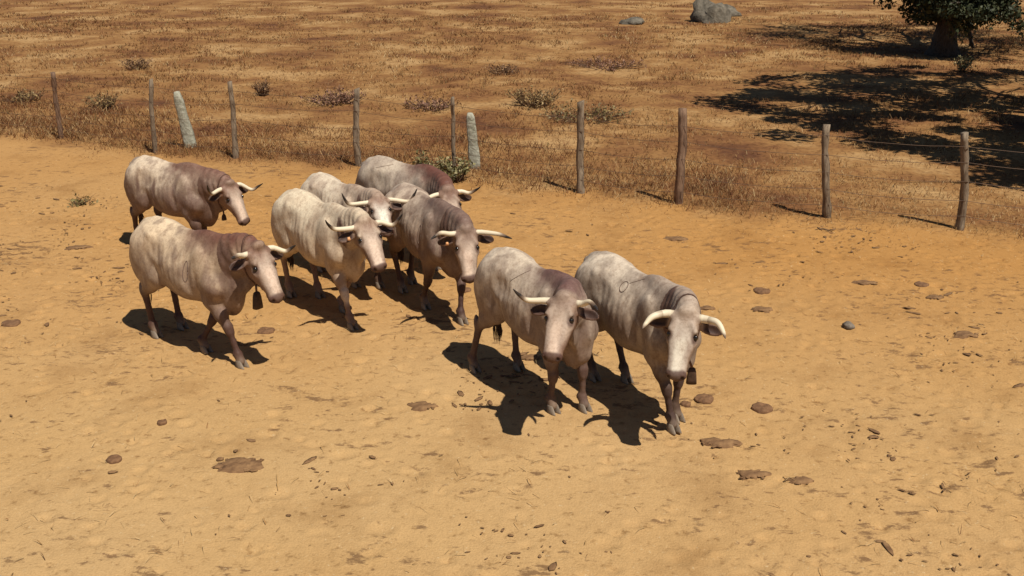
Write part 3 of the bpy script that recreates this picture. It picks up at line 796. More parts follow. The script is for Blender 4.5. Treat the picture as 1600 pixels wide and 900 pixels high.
        for zz, k_ in ((0.0, 0.35), (-0.012, 0.62), (-0.05 * h_ / 0.17, 0.80), (-h_ * 0.75, 0.95), (-h_, 1.0), (-h_, 0.88), (-h_ * 0.5, 0.75), (-0.03, 0.5)):
            aa = np.linspace(0, 2 * np.pi, 16, endpoint=False)
            cx, cy = np.cos(aa), np.sin(aa)
            sx = np.sign(cx) * np.abs(cx) ** 0.6 * w_ * 0.36 * k_; sy = np.sign(cy) * np.abs(cy) ** 0.6 * w_ * 0.5 * k_
            rings.append(np.stack([sx, sy, np.full(16, zz)], -1))
        Vb = np.concatenate(rings); n = len(rings)
        i = np.arange(n - 1)[:, None] * 16; j = np.arange(16)[None]; j2 = (j + 1) % 16
        Q = np.stack([i + j, i + 16 + j, i + 16 + j2, i + j2], -1).reshape(-1, 4)
        Vb = np.concatenate([Vb, [[0, 0, 0.004], [0, 0, -0.03]]]); jj = np.arange(16); jn = (jj + 1) % 16
        T3 = np.concatenate([np.stack([np.full(16, n * 16), jj, jn], -1), np.stack([np.full(16, n * 16 + 1), (n - 1) * 16 + jn, (n - 1) * 16 + jj], -1)])
        bo = mesh_np('bell', Vb, [Q, T3], M_BELL, cb)
        yw = math.atan2(T_[1], T_[0]); bo.rotation_euler = (0, 0, yw)
        lp, lf = tube(np.array([low - bp + np.array([0, 0, 0.015]), [0, 0, -0.004]]), [0.012, 0.012], 8)
        mesh_np('hanger', lp, lf, M_STRAP, cb)
        lp, lf = tube(np.array([[0, 0, -0.03], [0, 0, -h_ * 0.9], [0, 0, -h_ * 1.02]]), [0.005, 0.008, 0.012], 8)
        mesh_np('clapper', lp, lf, M_BELL, bo)
    return root
make_ox.hm = None

def ringmark(cx, cz, rx_, rz_, n=28):
    a = np.linspace(0, 2 * np.pi, n)
    return [(cx + rx_ * math.cos(t), cz + rz_ * math.sin(t)) for t in a]
CREAM, PALE, GREY = (0.55, 0.45, 0.335), (0.60, 0.51, 0.39), (0.46, 0.385, 0.30)
MAUVE, BROWN, RED, DARK = (0.165, 0.104, 0.082), (0.21, 0.132, 0.095), (0.13, 0.048, 0.034), (0.065, 0.034, 0.027)
FACE, NOSE = (0.40, 0.305, 0.235), (0.080, 0.038, 0.030)
def OX(**k):
    d = dict(top=CREAM, flank=MAUVE, fore=BROWN, crest=RED, leg=DARK, face=FACE, cheek=(0.21, 0.128, 0.092), pollc=BROWN, nose=NOSE, earc=(0.13, 0.075, 0.055))
    d.update(k); return d
oxen = [
 OX(seed=1.3, fat=0.97, tuft=0.03, pollc=(0.15, 0.06, 0.04), loc=(-5.127, 15.328), head=-32.3, sc=1.015, pose=(-1.4, 2.5, -4.4, 52.6, 3.4), feet=[(0.66, -0.12), (0.30, 0.12), (-0.82, -0.13), (-0.48, 0.13)],
    hl=((0.14, 0.309, 0.011), (0.149, 0.43, 0.167)), hr=((0.055, -0.331, 0.04), (-0.013, -0.459, 0.245)), streak=0.9, fl=0.95, cr=0.8, fore=(0.25, 0.165, 0.13), tail=(0.05, 0.0),
    bell=dict(drop=0.03, size=(0.09, 0.075), label='small dark bell under the throat of the rearmost left ox'),
    label='reddish-streaked ox at the back left, half hidden behind the tan ox'),
 OX(seed=2.1, fat=0.98, tuft=0.035, pollc=(0.17, 0.075, 0.05), loc=(-3.819, 11.713), head=-38.1, sc=1.051, pose=(4.5, -12.6, -10.5, 49.0, 0.8), feet=[(0.87, -0.10), (0.20, -0.08), (-0.63, -0.17), (-0.62, 0.18)],
    hl=((0.096, 0.295, 0.016), (0.106, 0.372, 0.144)), hr=((0.031, -0.273, 0.082), (0.097, -0.432, 0.219)), top=(0.60, 0.47, 0.32), fl=0.6, fr=0.7, cr=0.9, leg=(0.080, 0.042, 0.032), streak=0.4,
    marks=[(-1, ringmark(0.24, 0.98, 0.028, 0.12), 0.0045)], tail=(-0.04, 0.0),
    bell=dict(drop=0.06, size=(0.19, 0.115), label='large dark bell hanging below the neck of the front left ox'),
    label='tan ox with a large dark bell, striding at the front left of the herd'),
 OX(seed=3.7, fat=1.04, loc=(-2.482, 12.975), head=-49.5, sc=1.044, pose=(-8.0, -14.0, -2.8, 42.6, 6.1), feet=[(0.80, -0.13), (0.22, 0.11), (-0.70, -0.13), (-0.42, 0.14)],
    hl=((0.092, 0.303, 0.015), (0.067, 0.412, 0.186)), hr=((0.011, -0.368, 0.052), (-0.019, -0.49, 0.243)), top=(0.63, 0.53, 0.385), flank=(0.40, 0.29, 0.20), fore=(0.44, 0.33, 0.235), crest=(0.42, 0.31, 0.22), fl=0.6, fr=0.55, cr=0.2,
    leg=(0.20, 0.125, 0.095), knee=(0.74, -0.13, 0.42), tags=(-1,), tail=(0.03, 0.0), pollc=(0.26, 0.16, 0.11),
    label='palest cream ox in the middle of the herd with an orange ear tag'),
 OX(seed=4.4, fat=0.96, loc=(-2.39, 14.205), head=-49.4, sc=0.995, pose=(-14.4, -16.2, -6.9, 27.1, 3.1), feet=[(0.40, -0.12), (0.66, 0.12), (-0.52, -0.13), (-0.80, 0.13)],
    hl=((0.091, 0.389, 0.003), (0.065, 0.514, 0.185)), hr=((0.032, -0.383, 0.035), (0.012, -0.479, 0.223)), top=PALE, flank=(0.34, 0.25, 0.19), fore=(0.36, 0.25, 0.18), crest=(0.24, 0.14, 0.10), fl=0.5, cr=0.5, face=(0.50, 0.43, 0.36), pollc=(0.20, 0.105, 0.07), pl=0.95,
    label='white-faced ox with very wide upturned horns looking over the palest ox'),
 OX(seed=5.2, fat=1.05, loc=(-1.547, 15.07), head=-39.3, sc=1.042, pose=(-33.8, -0.5, 7.0, 50.0, 4.1), feet=[(0.60, -0.12), (0.32, 0.12), (-0.80, -0.13), (-0.50, 0.13)],
    hl=((0.067, 0.28, 0.026), (0.071, 0.405, 0.189)), hr=((0.05, -0.30, 0.03), (0.05, -0.42, 0.20)), top=GREY, flank=(0.22, 0.16, 0.13), crest=RED, cr=0.95, pollc=(0.16, 0.075, 0.05),
    marks=[(-1, [(-0.42 + 0.03 * i, 1.30 + 0.012 * i) for i in range(8)], 0.0035)],
    label='grey-backed ox farthest back by the fence, its face hidden behind another ox'),
 OX(seed=6.9, fat=0.97, loc=(-1.119, 13.2), head=-58.3, sc=1.048, pose=(-9.3, -2.1, -12.8, 55.9, 0.6), feet=[(0.16, -0.15), (0.86, 0.0), (-0.55, -0.13), (-0.78, 0.13)],
    hl=((0.07, 0.361, 0.072), (0.162, 0.506, 0.167)), hr=((0.023, -0.297, 0.08), (0.119, -0.426, 0.166)), top=(0.46, 0.37, 0.285), flank=MAUVE, fore=(0.235, 0.165, 0.13), crest=(0.11, 0.055, 0.045), fl=0.9, fr=0.85, cr=0.75, cheek=(0.24, 0.16, 0.12),
    marks=[(-1, ringmark(0.26, 0.98, 0.032, 0.12), 0.0045)], tags=(-1,), tail=(0.04, 0.0),
    label='dark mauve-grey ox with head lowered and long sideways horns, right of the palest ox'),
 OX(seed=7.5, fat=1.05, loc=(0.278, 10.384), head=-56.5, sc=1.04, pose=(-45.2, -17.6, -6.4, 40.5, 3.2), feet=[(0.46, -0.13), (0.61, 0.16), (-0.84, -0.27), (-0.62, 0.17)],
    hl=((0.029, 0.268, 0.071), (0.161, 0.393, 0.174)), hr=((0.051, -0.331, 0.048), (0.037, -0.432, 0.208)), top=(0.54, 0.45, 0.345), flank=(0.19, 0.13, 0.10), fore=(0.27, 0.195, 0.15), crest=(0.12, 0.055, 0.05), cr=0.9, leg=(0.11, 0.066, 0.052), tail=(0.06, 0.06),
    marks=[(-1, [(-0.18 + 0.02 * i, 1.20 + 0.022 * i) for i in range(9)], 0.0035)],
    label='ox in front with a purplish-brown patch on its withers and head turned to the viewer'),
 OX(seed=8.8, fat=1.0, loc=(1.325, 10.197), head=-59.8, sc=1.043, pose=(-29.0, -12.2, -22.5, 50.6, -2.9), feet=[(0.74, -0.08), (0.58, 0.10), (-0.64, -0.07), (-0.42, 0.20)],
    hl=((0.053, 0.292, 0.073), (0.207, 0.392, 0.147)), hr=((0.082, -0.287, 0.057), (0.229, -0.346, 0.119)), top=(0.54, 0.455, 0.355), flank=(0.185, 0.135, 0.105), fore=(0.31, 0.24, 0.185), crest=(0.24, 0.165, 0.13), cr=0.5, leg=(0.06, 0.036, 0.03), face=(0.47, 0.395, 0.32), cheek=(0.28, 0.20, 0.15), pollc=(0.33, 0.24, 0.18), pale_tip=0.3, hrad=0.036,
    marks=[(-1, ringmark(-0.02, 1.25, 0.045, 0.055), 0.0042), (-1, [(0.02 + 0.02 * i, 1.30 + 0.014 * i) for i in range(8)], 0.0035)], tail=(0.03, 0.0),
    bell=dict(drop=0.10, size=(0.16, 0.10), off=(0.0, 0.10, -0.06), label='dark leather-hung bell beside the jaw of the rightmost ox'),
    label='rightmost ox with down-curved pale horns and a ring brand on its back'),
]
for o in oxen: make_ox(o)

# ---------------------------------------------------------------- wire fence
def woody(name, dark, pale, scale):
    m, nt, b = nodes_mat(name, 0.9)
    v = objco(nt)
    mp = nd(nt, 'ShaderNodeMapping'); mp.inputs['Scale'].default_value = (1, 1, 0.12); nt.links.new(v, mp.inputs[0])
    n = noise_node(nt, mp.outputs[0], scale, 6, 0.7); n2_ = noise_node(nt, v, 5.0, 4)
    c = ramp(nt, n.outputs[0], [(0.3, dark), (0.68, pale)]).outputs[0]
    c = mix(nt, c, ramp(nt, n2_.outputs[0], [(0.35, (0.7, 0.62, 0.55)), (0.65, (1.1, 1.1, 1.1))]).outputs[0], 0.8, 'MULTIPLY')
    nt.links.new(c, b.inputs['Base Color']); bump(nt, b, n.outputs[0], 0.8, 0.02)
    return m
M_POST = woody('weathered_wood', (0.10, 0.073, 0.052), (0.33, 0.265, 0.19), 26)
M_POSTR = woody('reddish_weathered_wood', (0.085, 0.048, 0.033), (0.27, 0.175, 0.115), 26)
M_WIRE, nt, b = nodes_mat('rusty_wire', 0.5); b.inputs['Base Color'].default_value = (0.16, 0.11, 0.08, 1); b.inputs['Metallic'].default_value = 0.5
fence = empty('wire_fence', (FENCE[0][0], FENCE[0][1], 0))
tag(fence, 'wire fence on rough wooden posts running behind the herd', 'fence')
FO = np.array([FENCE[0][0], FENCE[0][1], 0])
# height, lean dx, lean dy, radius
PS = [(1.55, 0.0, 0, 0.06), (1.55, 0.07, 0, 0.065), (1.63, 0.13, 0, 0.06), (1.66, 0.02, 0, 0.055), (1.63, 0.0, 0, 0.068), (1.62, -0.02, 0, 0.045), (1.73, -0.06, 0, 0.072), (1.75, 0.0, 0, 0.075), (1.64, -0.17, 0, 0.068), (1.65, -0.17, 0, 0.066), (1.6, -0.05, 0, 0.065), (1.6, 0.0, 0, 0.065)]
tops = []
for k, ((fx_, fy_), (ht, lx, ly, rd)) in enumerate(zip(FENCE, PS)):
    z0 = float(gz(fx_, fy_)) - 0.25
    n = 14; t = np.linspace(0, 1, n)
    bow = rng.normal(0, 0.035, 2)
    P = np.stack([lx * t + bow[0] * np.sin(t * 3.1), ly * t + bow[1] * np.sin(t * 3.1), z0 + (ht - z0) * t], -1) + np.array([fx_, fy_, 0])
    P[:, :2] += np.cumsum(rng.normal(0, 0.007, (n, 2)), 0)
    wob = 1 + 0.13 * rng.normal(size=(1, 11)) + 0.08 * rng.normal(size=(n, 11))
    Vp, Fp = tube(P - FO, 0.9 * rd * (1.08 - 0.18 * t) * (1 + 0.05 * rng.normal(size=n)), 11, True, np.clip(wob, 0.75, 1.3))
    sel = np.arange((n - 1) * 11, n * 11); Vp[sel, 2] += (Vp[sel, 0] - Vp[sel, 0].mean()) * rng.uniform(-0.9, 0.9)
    mesh_np('post', Vp, Fp, M_POSTR if k in (7, 1) else M_POST, fence)
    tops.append(P)
for hh in (0.28, 0.55, 0.85, 1.18, 1.46):
    pts = []
    for k in range(len(FENCE)):
        P = tops[k]; q = np.array([np.interp(hh + rng.normal(0, 0.015), P[:, 2], P[:, c]) for c in range(3)]); q[1] -= PS[k][3] * 0.9
        pts.append(q)
    cur = []
    for a, c in zip(pts[:-1], pts[1:]):
        for t in np.linspace(0, 1, 9)[:-1]:
            p = a + (c - a) * t; p = p + np.array([0, 0, -0.05 * 4 * t * (1 - t)]) + rng.normal(0, 0.004, 3); cur.append(p)
    cur.append(pts[-1])
    Vw, Fw = tube(np.array(cur) - FO, 0.0042, 5)
    mesh_np('wire', Vw, Fw, M_WIRE, fence)

# pale stone slabs set upright behind the fence
M_SLAB = simple('lichen_covered_stone', (0.22, 0.215, 0.16), (0.46, 0.45, 0.36), 14, 0.95, 0.9, 0.03)
def slab(px, py, ht, w, th, lx, label, taper):
    n = 16; t = np.linspace(0, 1, n)
    z0 = float(gz(px, py)) - 0.2
    P = np.stack([lx * t, 0.02 * np.sin(t * 5), z0 + (ht - z0) * t], -1)
    wd = w * (1 - taper * t) * (1 + 0.06 * rng.normal(size=n)); wd[-1] *= 0.55; wd[-2] *= 0.85
    seg = 12; a = np.linspace(0, 2 * np.pi, seg, endpoint=False)
    V_ = []
    for i in range(n):
        c, s_ = np.cos(a), np.sin(a)
        V_.append(P[i] + np.stack([np.sign(c) * np.abs(c) ** 0.5 * wd[i] / 2, np.sign(s_) * np.abs(s_) ** 0.5 * th / 2 * (0.9 + 0.2 * rng.random(seg)), 0.012 * rng.normal(size=seg)], -1))
    V_ = np.concatenate(V_ + [P[:1], P[-1:] + np.array([[0, 0, 0.02]])])
    i = np.arange(n - 1)[:, None] * seg; j = np.arange(seg)[None]; j2 = (j + 1) % seg
    Q = np.stack([i + j, i + j2, i + seg + j2, i + seg + j], -1).reshape(-1, 4)
    jj = np.arange(seg); jn = (jj + 1) % seg
    T_ = np.concatenate([np.stack([np.full(seg, n * seg), jn, jj], -1), np.stack([np.full(seg, n * seg + 1), (n - 1) * seg + jj, (n - 1) * seg + jn], -1)])
    o = mesh_np('stone_post', V_, [Q, T_], M_SLAB, smooth=False)
    o.location = (px, py, 0)
    tag(o, label, 'stone post', 'pale stone posts at the fence')
slab(-7.12, 22.75, 1.28, 0.28, 0.16, -0.20, 'pale greenish stone post leaning left, behind the left part of the fence', 0.35)
slab(-0.74, 20.75, 1.18, 0.25, 0.15, -0.10, 'upright pale stone post behind the fence, near the grey-backed ox', 0.30)

# ---------------------------------------------------------------- dry vegetation (blades as real geometry)
m, nt, b = nodes_mat('dry_grass', 0.8)
M_GRASS = m
nt.links.new(attr(nt, 'tint').outputs['Color'], b.inputs['Base Color'])
b.inputs['Specular IOR Level'].default_value = 0.15
tr = nd(nt, 'ShaderNodeBsdfTranslucent'); nt.links.new(attr(nt, 'tint').outputs['Color'], tr.inputs[0])
ms = nd(nt, 'ShaderNodeMixShader'); ms.inputs[0].default_value = 0.25
nt.links.new(b.outputs[0], ms.inputs[1]); nt.links.new(tr.outputs[0], ms.inputs[2]); nt.links.new(ms.outputs[0], nt.nodes['Material Output'].inputs[0])
PAL = np.array([(0.39, 0.245, 0.10), (0.32, 0.175, 0.065), (0.26, 0.12, 0.045), (0.18, 0.07, 0.032), (0.10, 0.040, 0.021), (0.115, 0.105, 0.04), (0.50, 0.36, 0.185)])
def blades(x, y, z, ht, wd, lean, tint):
    """bent blades: 5 vertices, one quad and one triangle each"""
    n = len(x)
    a = rng.uniform(0, 2 * np.pi, n); l = rng.uniform(0, 2 * np.pi, n)
    sx, sy = np.cos(a) * wd / 2, np.sin(a) * wd / 2
    lx, ly = np.cos(l) * lean * ht, np.sin(l) * lean * ht
    B = np.stack([x, y, z - 0.01], -1); s = np.stack([sx, sy, np.zeros(n)], -1)
    mid = B + np.stack([lx * 0.4, ly * 0.4, ht * 0.6], -1); tip = B + np.stack([lx, ly, ht * np.sqrt(np.clip(1 - lean ** 2 * 0.62, 0.03, 1))], -1)
    V_ = np.stack([B - s, B + s, mid + s * 0.75, mid - s * 0.75, tip], 1).reshape(-1, 3)
    k = np.arange(n)[:, None] * 5
    return V_, [k + np.array([[0, 1, 2, 3]]), k + np.array([[3, 2, 4]])], np.repeat(tint, 5, 0)
def vis(x, y):
    """rough plan wedge in front of the camera with a margin to both sides"""
    return (np.abs(x) < 2.5 + 0.62 * y)
def tints(n, w):
    w = np.asarray(w, float); w = w / w.sum()
    t = PAL[rng.choice(len(PAL), n, p=w)]
    return t * rng.uniform(0.75, 1.25, (n, 1))
def stuff(name, label, cat, parts):
    Vs, Q, T_, C = [], [], [], []; off = 0
    for V_, (q, t), c in parts:
        Vs.append(V_); Q.append(q + off); T_.append(t + off); C.append(c); off += len(V_)
    o = mesh_np(name, np.concatenate(Vs), [np.concatenate(Q), np.concatenate(T_)], M_GRASS, smooth=False, attrs={'tint': np.concatenate(C)})
    tag(o, label, cat, kind='stuff')
    return o

def tufts(nt_, xr, yr, keep, per, hr, wr, spread, w, leanr=(0.2, 0.9), clump=None):
    x = rng.uniform(*xr, nt_); y = rng.uniform(*yr, nt_)
    k = vis(x, y) & keep(x, y)
    x, y = x[k], y[k]
    h = rng.uniform(*hr, len(x)) * (0.7 + 0.6 * (n2(x, y, 0.5, 2, 21) + 0.5))
    n = rng.integers(*per, len(x))
    X = np.repeat(x, n); Y = np.repeat(y, n); Hh = np.repeat(h, n)
    m_ = len(X)
    X = X + rng.normal(0, spread, m_); Y = Y + rng.normal(0, spread, m_)
    wt = np.clip(Y / 20, 0.7, 2.6)
    tt = tints(m_, w)
    if clump is not None:
        cl = np.repeat(np.clip(n2(x, y, 0.22, 3, 31) * 1.8 + 0.5, 0, 1), n)[:, None]
        tt = tt * (1 - cl * clump) + tints(m_, (0.1, 0.3, 1, 1.4, 0.8, 0.2, 0)) * cl * clump
    return blades(X, Y, gz(X, Y), np.clip(Hh * rng.uniform(0.5, 1.2, m_), 0.03, 0.8), rng.uniform(*wr, m_) * wt, rng.uniform(*leanr, m_), tt)

parts = []
# short straw over the pasture, thick in patches
parts.append(tufts(42000, (-34, 34), (15, 62), lambda x, y: (fdist(x, y) > 0.2) & (n2(x, y, 0.35, 3, 40) + 0.15 * rng.normal(size=len(x)) > -0.15) & (rng.random(len(x)) < np.clip(1.5 - y / 50, 0.3, 1)), (5, 11), (0.05, 0.17), (0.006, 0.015), 0.11, (1.2, 1.1, 1.0, 0.8, 0.5, 0.06, 1.5), (0.6, 1.26), 0.75))
pasture = stuff('pasture_grass', 'short dry straw-coloured grass over the pasture behind the fence', 'grass', parts)
parts = []
band = lambda a, c: (lambda x, y: (fdist(x, y) + 0.45 * n2(x, y, 0.9, 3, 50) > a) & (fdist(x, y) + 0.45 * n2(x, y, 0.9, 3, 50) < c))
TW = dict(a=(0.5, 0.8, 1.0, 1.3, 1.4, 0.05, 0.9), b=(1.2, 1.1, 0.9, 0.6, 0.4, 0.03, 2.2))
for xr, w_, n_, hr_ in (((-17, 4.2), 'a', 15000, (0.05, 0.20)), ((3.4, 15), 'b', 5500, (0.04, 0.14))):
    parts.append(tufts(n_, xr, (13, 28), band(-0.25, 1.1), (5, 11), hr_, (0.005, 0.014), 0.13, TW[w_], (0.7, 1.27), 0.6 if w_ == 'a' else 0.25))
    parts.append(tufts(int(n_ * 0.9), xr, (13, 30), band(0.6, 3.6), (4, 9), hr_, (0.006, 0.015), 0.13, TW[w_], (0.7, 1.27), 0.6 if w_ == 'a' else 0.25))
parts.append(tufts(9000, (-17, 15), (12, 27), lambda x, y: band(-1.3, -0.1)(x, y) & (n2(x, y, 1.3, 3, 57) > 0.05), (2, 5), (0.03, 0.10), (0.005, 0.012), 0.10, (0.8, 0.9, 1, 1, 1, 0, 1.4), (0.9, 1.27), 0.4))
weeds = stuff('fence_weeds', 'tangled reddish-brown dead weeds along the foot of the fence', 'weeds', parts)

# loose straw and crumbs lying on the trodden soil
n = 11000
x = rng.uniform(-11, 11, n); y = rng.uniform(6.3, 19.5, n)
k = (fdist(x, y) < -0.2) & (n2(x, y, 0.5, 3, 60) + 0.25 * rng.normal(size=n) > 0.12)
x, y = x[k], y[k]; n = len(x)
V_, F_, C_ = blades(x, y, np.full(n, 0.012), rng.uniform(0.04, 0.15, n), rng.uniform(0.004, 0.010, n), np.full(n, 1.25), tints(n, (1, 0.6, 0.3, 0.1, 0.1, 0, 1.6)))
V_[:, 2] = 0.006 + (V_[:, 2] - 0.006) * 0.35
stuff('straw_litter', 'bits of pale straw littering the trodden soil of the corral', 'straw', [(V_, F_, C_)])

def lump(r, seed, flat=0.5, nu=7, nv=5, rough=0.25):
    V_, F_ = sphere(np.zeros(3), 1.0, nu, nv)
    d = 1 + rough * fbm(V_ * 1.7 + seed * 3.3, 2)
    return V_ * d[:, None] * np.array([r, r, r * flat]), F_
M_CLOD = simple('dry_dung_and_clods', (0.12, 0.062, 0.030), (0.27, 0.155, 0.072), 12, 0.95, 0.5, 0.01)
n = 26000
protos = [lump(1.0, s_, 0.20, 6, 4, 0.75) for s_ in range(8)]
x = rng.uniform(-11, 11, n); y = rng.uniform(6.3, 19.8, n)
k = (fdist(x, y) < 0.0) & (n2(x, y, 0.55, 3, 70) + 0.45 * n2(x, y, 3.0, 2, 71) + 0.22 * rng.normal(size=n) + 0.14 * sst(-3, 6, x) > 0.52)
parts = []
for px, py in zip(x[k], y[k]):
    V_, F_ = protos[rng.integers(8)]
    r = min(0.007 * math.exp(rng.exponential(0.46)), 0.032); a = rng.uniform(0, 6.28)
    P = V_ * np.array([r * rng.uniform(0.9, 3.4), r, r * 0.8]); P = P @ rz(a).T + np.array([px, py, 0.003])
    parts.append((P, F_))
V_, F_ = join(parts)
tag(mesh_np('soil_crumbs', V_, F_, M_CLOD), 'small dark crumbs of dung and soil scattered over the corral', 'crumbs', kind='stuff')

# ---------------------------------------------------------------- dung pats and broken dung in the corral
M_DUNG = simple('dried_dung', (0.105, 0.052, 0.027), (0.23, 0.125, 0.062), 24, 0.95, 0.8, 0.015)
M_STONE = simple('dark_stone', (0.085, 0.068, 0.052), (0.23, 0.19, 0.15), 20, 0.8, 0.5, 0.01)
def pat(px, py, r, label):
    seg, rg = 18, 5
    a = np.linspace(0, 2 * np.pi, seg, endpoint=False)
    ed = 1 + 0.10 * np.array([fbm(np.array([[math.cos(t) * 1.6 + px, math.sin(t) * 1.6 + py, 0.3]]), 2)[0] for t in a]) * 3
    V_ = [np.stack([np.cos(a) * r * ed, np.sin(a) * r * ed, np.full(seg, -0.012)], -1)]
    for k, (f, hz) in enumerate(((0.99, 0.006), (0.90, 0.016), (0.6, 0.014 + 0.010 * rng.random()), (0.3, 0.018))):
        V_.append(np.stack([np.cos(a) * r * ed * f, np.sin(a) * r * ed * f, hz + 0.004 * rng.normal(size=seg)], -1))
    V_ = np.concatenate(V_ + [np.array([[0, 0, 0.014]])])
    i = np.arange(rg - 1)[:, None] * seg; j = np.arange(seg)[None]; j2 = (j + 1) % seg
    Q = np.stack([i + j, i + j2, i + seg + j2, i + seg + j], -1).reshape(-1, 4)
    jj = np.arange(seg); jn = (jj + 1) % seg
    T_ = np.stack([np.full(seg, rg * seg), (rg - 1) * seg + jj, (rg - 1) * seg + jn], -1)
    o = mesh_np('dung_pat', V_, [Q, T_], M_DUNG)
    o.location = (px, py, 0)
    tag(o, label, 'dung pat', 'dung pats in the corral')
def broken(px, py, r, label):
    parts = []
    seg = 22; a = np.linspace(0, 2 * np.pi, seg, endpoint=False)
    ed = 1 + 0.9 * fbm(np.stack([np.cos(a) * 1.9 + px, np.sin(a) * 1.9 + py, a * 0], -1), 3)
    Vb = np.concatenate([np.stack([np.cos(a) * r * 1.05 * ed * f, np.sin(a) * r * 0.62 * ed * f, np.full(seg, h_)], -1) for f, h_ in ((1.0, -0.012), (0.9, 0.012), (0.5, 0.018))] + [np.array([[0, 0, 0.018]])])
    i_ = np.arange(2)[:, None] * seg; j = np.arange(seg)[None]; j2 = (j + 1) % seg
    parts.append((Vb, [np.stack([i_ + j, i_ + j2, i_ + seg + j2, i_ + seg + j], -1).reshape(-1, 4), np.stack([np.full(seg, 3 * seg), 2 * seg + np.arange(seg), 2 * seg + (np.arange(seg) + 1) % seg], -1)]))
    for q in range(int(40 + 90 * r)):
        V_, F_ = lump(r * rng.uniform(0.04, 0.15), q + px, 0.4, 7, 5, 0.8)
        d = np.array([np.clip(rng.normal(0, 0.45), -0.9, 0.9) * r, np.clip(rng.normal(0, 0.28), -0.5, 0.5) * r, 0.010])
        parts.append(((V_ * np.array([rng.uniform(0.8, 2.2), 1, 1])) @ rz(rng.uniform(-0.7, 0.7)).T + d, F_))
    V_, F_ = join(parts)
    o = mesh_np('broken_dung', V_, F_, M_CLOD)
    o.location = (px, py, 0)
    tag(o, label, 'broken dung', 'trampled heaps of broken dung')
pat(2.67, 9.99, 0.106, 'round brown dung pat right of the rightmost ox, nearest the viewer')
pat(2.09, 10.21, 0.10, 'round dung pat just right of the rightmost ox\'s front hooves')
pat(1.87, 10.08, 0.056, 'small dung pat touching the leg of the rightmost ox')
pat(-3.12, 12.15, 0.108, 'round dung pat between the front left ox and the palest ox')
pat(-6.46, 12.41, 0.128, 'round dung pat at the left edge, beside the front left ox')
pat(3.49, 13.61, 0.11, 'single dark dung pat behind and right of the rightmost ox')
pat(-0.66, 13.66, 0.09, 'dung pat beside the muzzle of the dark mauve-grey ox')
pat(5.83, 13.87, 0.108, 'dung pat at the right, just behind a broken heap')
pat(-3.86, 8.88, 0.074, 'flat dark dung pat alone at the lower left')
pat(-3.64, 9.65, 0.05, 'tiny dung pat at the left, below the front left ox')
broken(0.23, 11.31, 0.115, 'broken dung under the belly of the head-turned front ox')
broken(2.06, 9.21, 0.171, 'broken dung heap in front of the rightmost ox')
broken(-2.63, 8.76, 0.219, 'widest spread of broken dung, at the lower left')
broken(5.83, 13.35, 0.133, 'broken dung at the right, just in front of a round pat')
broken(5.70, 12.02, 0.149, 'broken dung heap nearest the right edge')
broken(5.06, 13.95, 0.15, 'long streak of broken dung left of the pat at the right')
broken(2.67, 16.07, 0.168, 'broken dung heap closest to the fence')
broken(-0.96, 10.02, 0.139, 'broken dung below the palest ox, left of the head-turned ox')
broken(2.26, 8.58, 0.138, 'left one of two broken dung heaps at the lower right')
broken(2.66, 8.47, 0.113, 'right one of two broken dung heaps at the lower right')
broken(2.61, 12.94, 0.10, 'small broken dung right behind the rightmost ox')
broken(3.33, 12.89, 0.13, 'broken dung just in front of the single dark pat')
broken(-6.87, 15.6, 0.154, 'broken dung left of the reddish-streaked ox')
V_, F_ = lump(0.085, 4.2, 0.6, 10, 7, 0.4)
o = mesh_np('field_stone', V_, F_, M_STONE, smooth=False); o.location = (4.29, 12.28, 0.02)
tag(o, 'dark grey stone lying alone on the soil right of the herd', 'stone')

# ---------------------------------------------------------------- shrubs and green weeds
m, nt, b = nodes_mat('leaf', 0.6)
M_LEAF = m
nt.links.new(attr(nt, 'tint').outputs['Color'], b.inputs['Base Color'])
b.inputs['Specular IOR Level'].default_value = 0.3
M_BARK = simple('oak_bark', (0.035, 0.027, 0.021), (0.12, 0.092, 0.07), 16, 0.95, 1.0, 0.05, (1, 1, 0.3))
M_TWIG = simple('dry_twig', (0.06, 0.032, 0.02), (0.17, 0.10, 0.06), 30, 0.9, 0.2, 0.003)

def shrub(px, py, r, h, label, leafy, pal, name='dry_shrub', n_st=46, cat='shrub', group='shrubs scattered over the pasture'):
    z0 = float(gz(px, py))
    if name == 'dry_shrub': h, r, leafy, n_st = h * 0.70, r * 1.25, int(leafy * 0.45), int(n_st * 0.8)
    root = empty(name, (px, py, z0))
    tag(root, label, cat, group)
    st, tips = [], []
    for q in range(n_st):
        a = rng.uniform(0, 6.28); o_ = r * math.sqrt(rng.random()); ln = h * rng.uniform(0.6, 1.1)
        b0 = np.array([math.cos(a) * o_ * 0.35, math.sin(a) * o_ * 0.35, -0.03]); b1 = np.array([math.cos(a) * o_, math.sin(a) * o_, ln])
        mid = (b0 + b1) / 2 + rng.normal(0, 0.04, 3)
        P = curve3([b0, mid, b1], 5); st.append(tube(P, np.linspace(0.010, 0.003, 5), 4)); tips.append(P)
        for w in range(2):
            p0 = P[rng.integers(1, 4)]; p1 = p0 + np.array([rng.normal(0, 0.10), rng.normal(0, 0.10), rng.uniform(0.05, 0.16)])
            st.append(tube(np.array([p0, (p0 + p1) / 2 + rng.normal(0, 0.01, 3), p1]), [0.006, 0.004, 0.002], 4)); tips.append(np.array([p0, p1]))
    V_, F_ = join(st)
    mesh_np('stems', V_, F_, M_TWIG, root)
    n = leafy
    src = [tips[rng.integers(len(tips))] for _ in range(n)]
    c = np.array([s_[0] + (s_[-1] - s_[0]) * rng.uniform(0.25, 1.05) for s_ in src]) + rng.normal(0, 0.03, (n, 3))
    V2, F2, C2 = leafcards(c, rng.uniform(0.02, 0.05, n), np.asarray(pal))
    mesh_np('foliage', V2, F2, M_LEAF, root, smooth=False, attrs={'tint': C2})

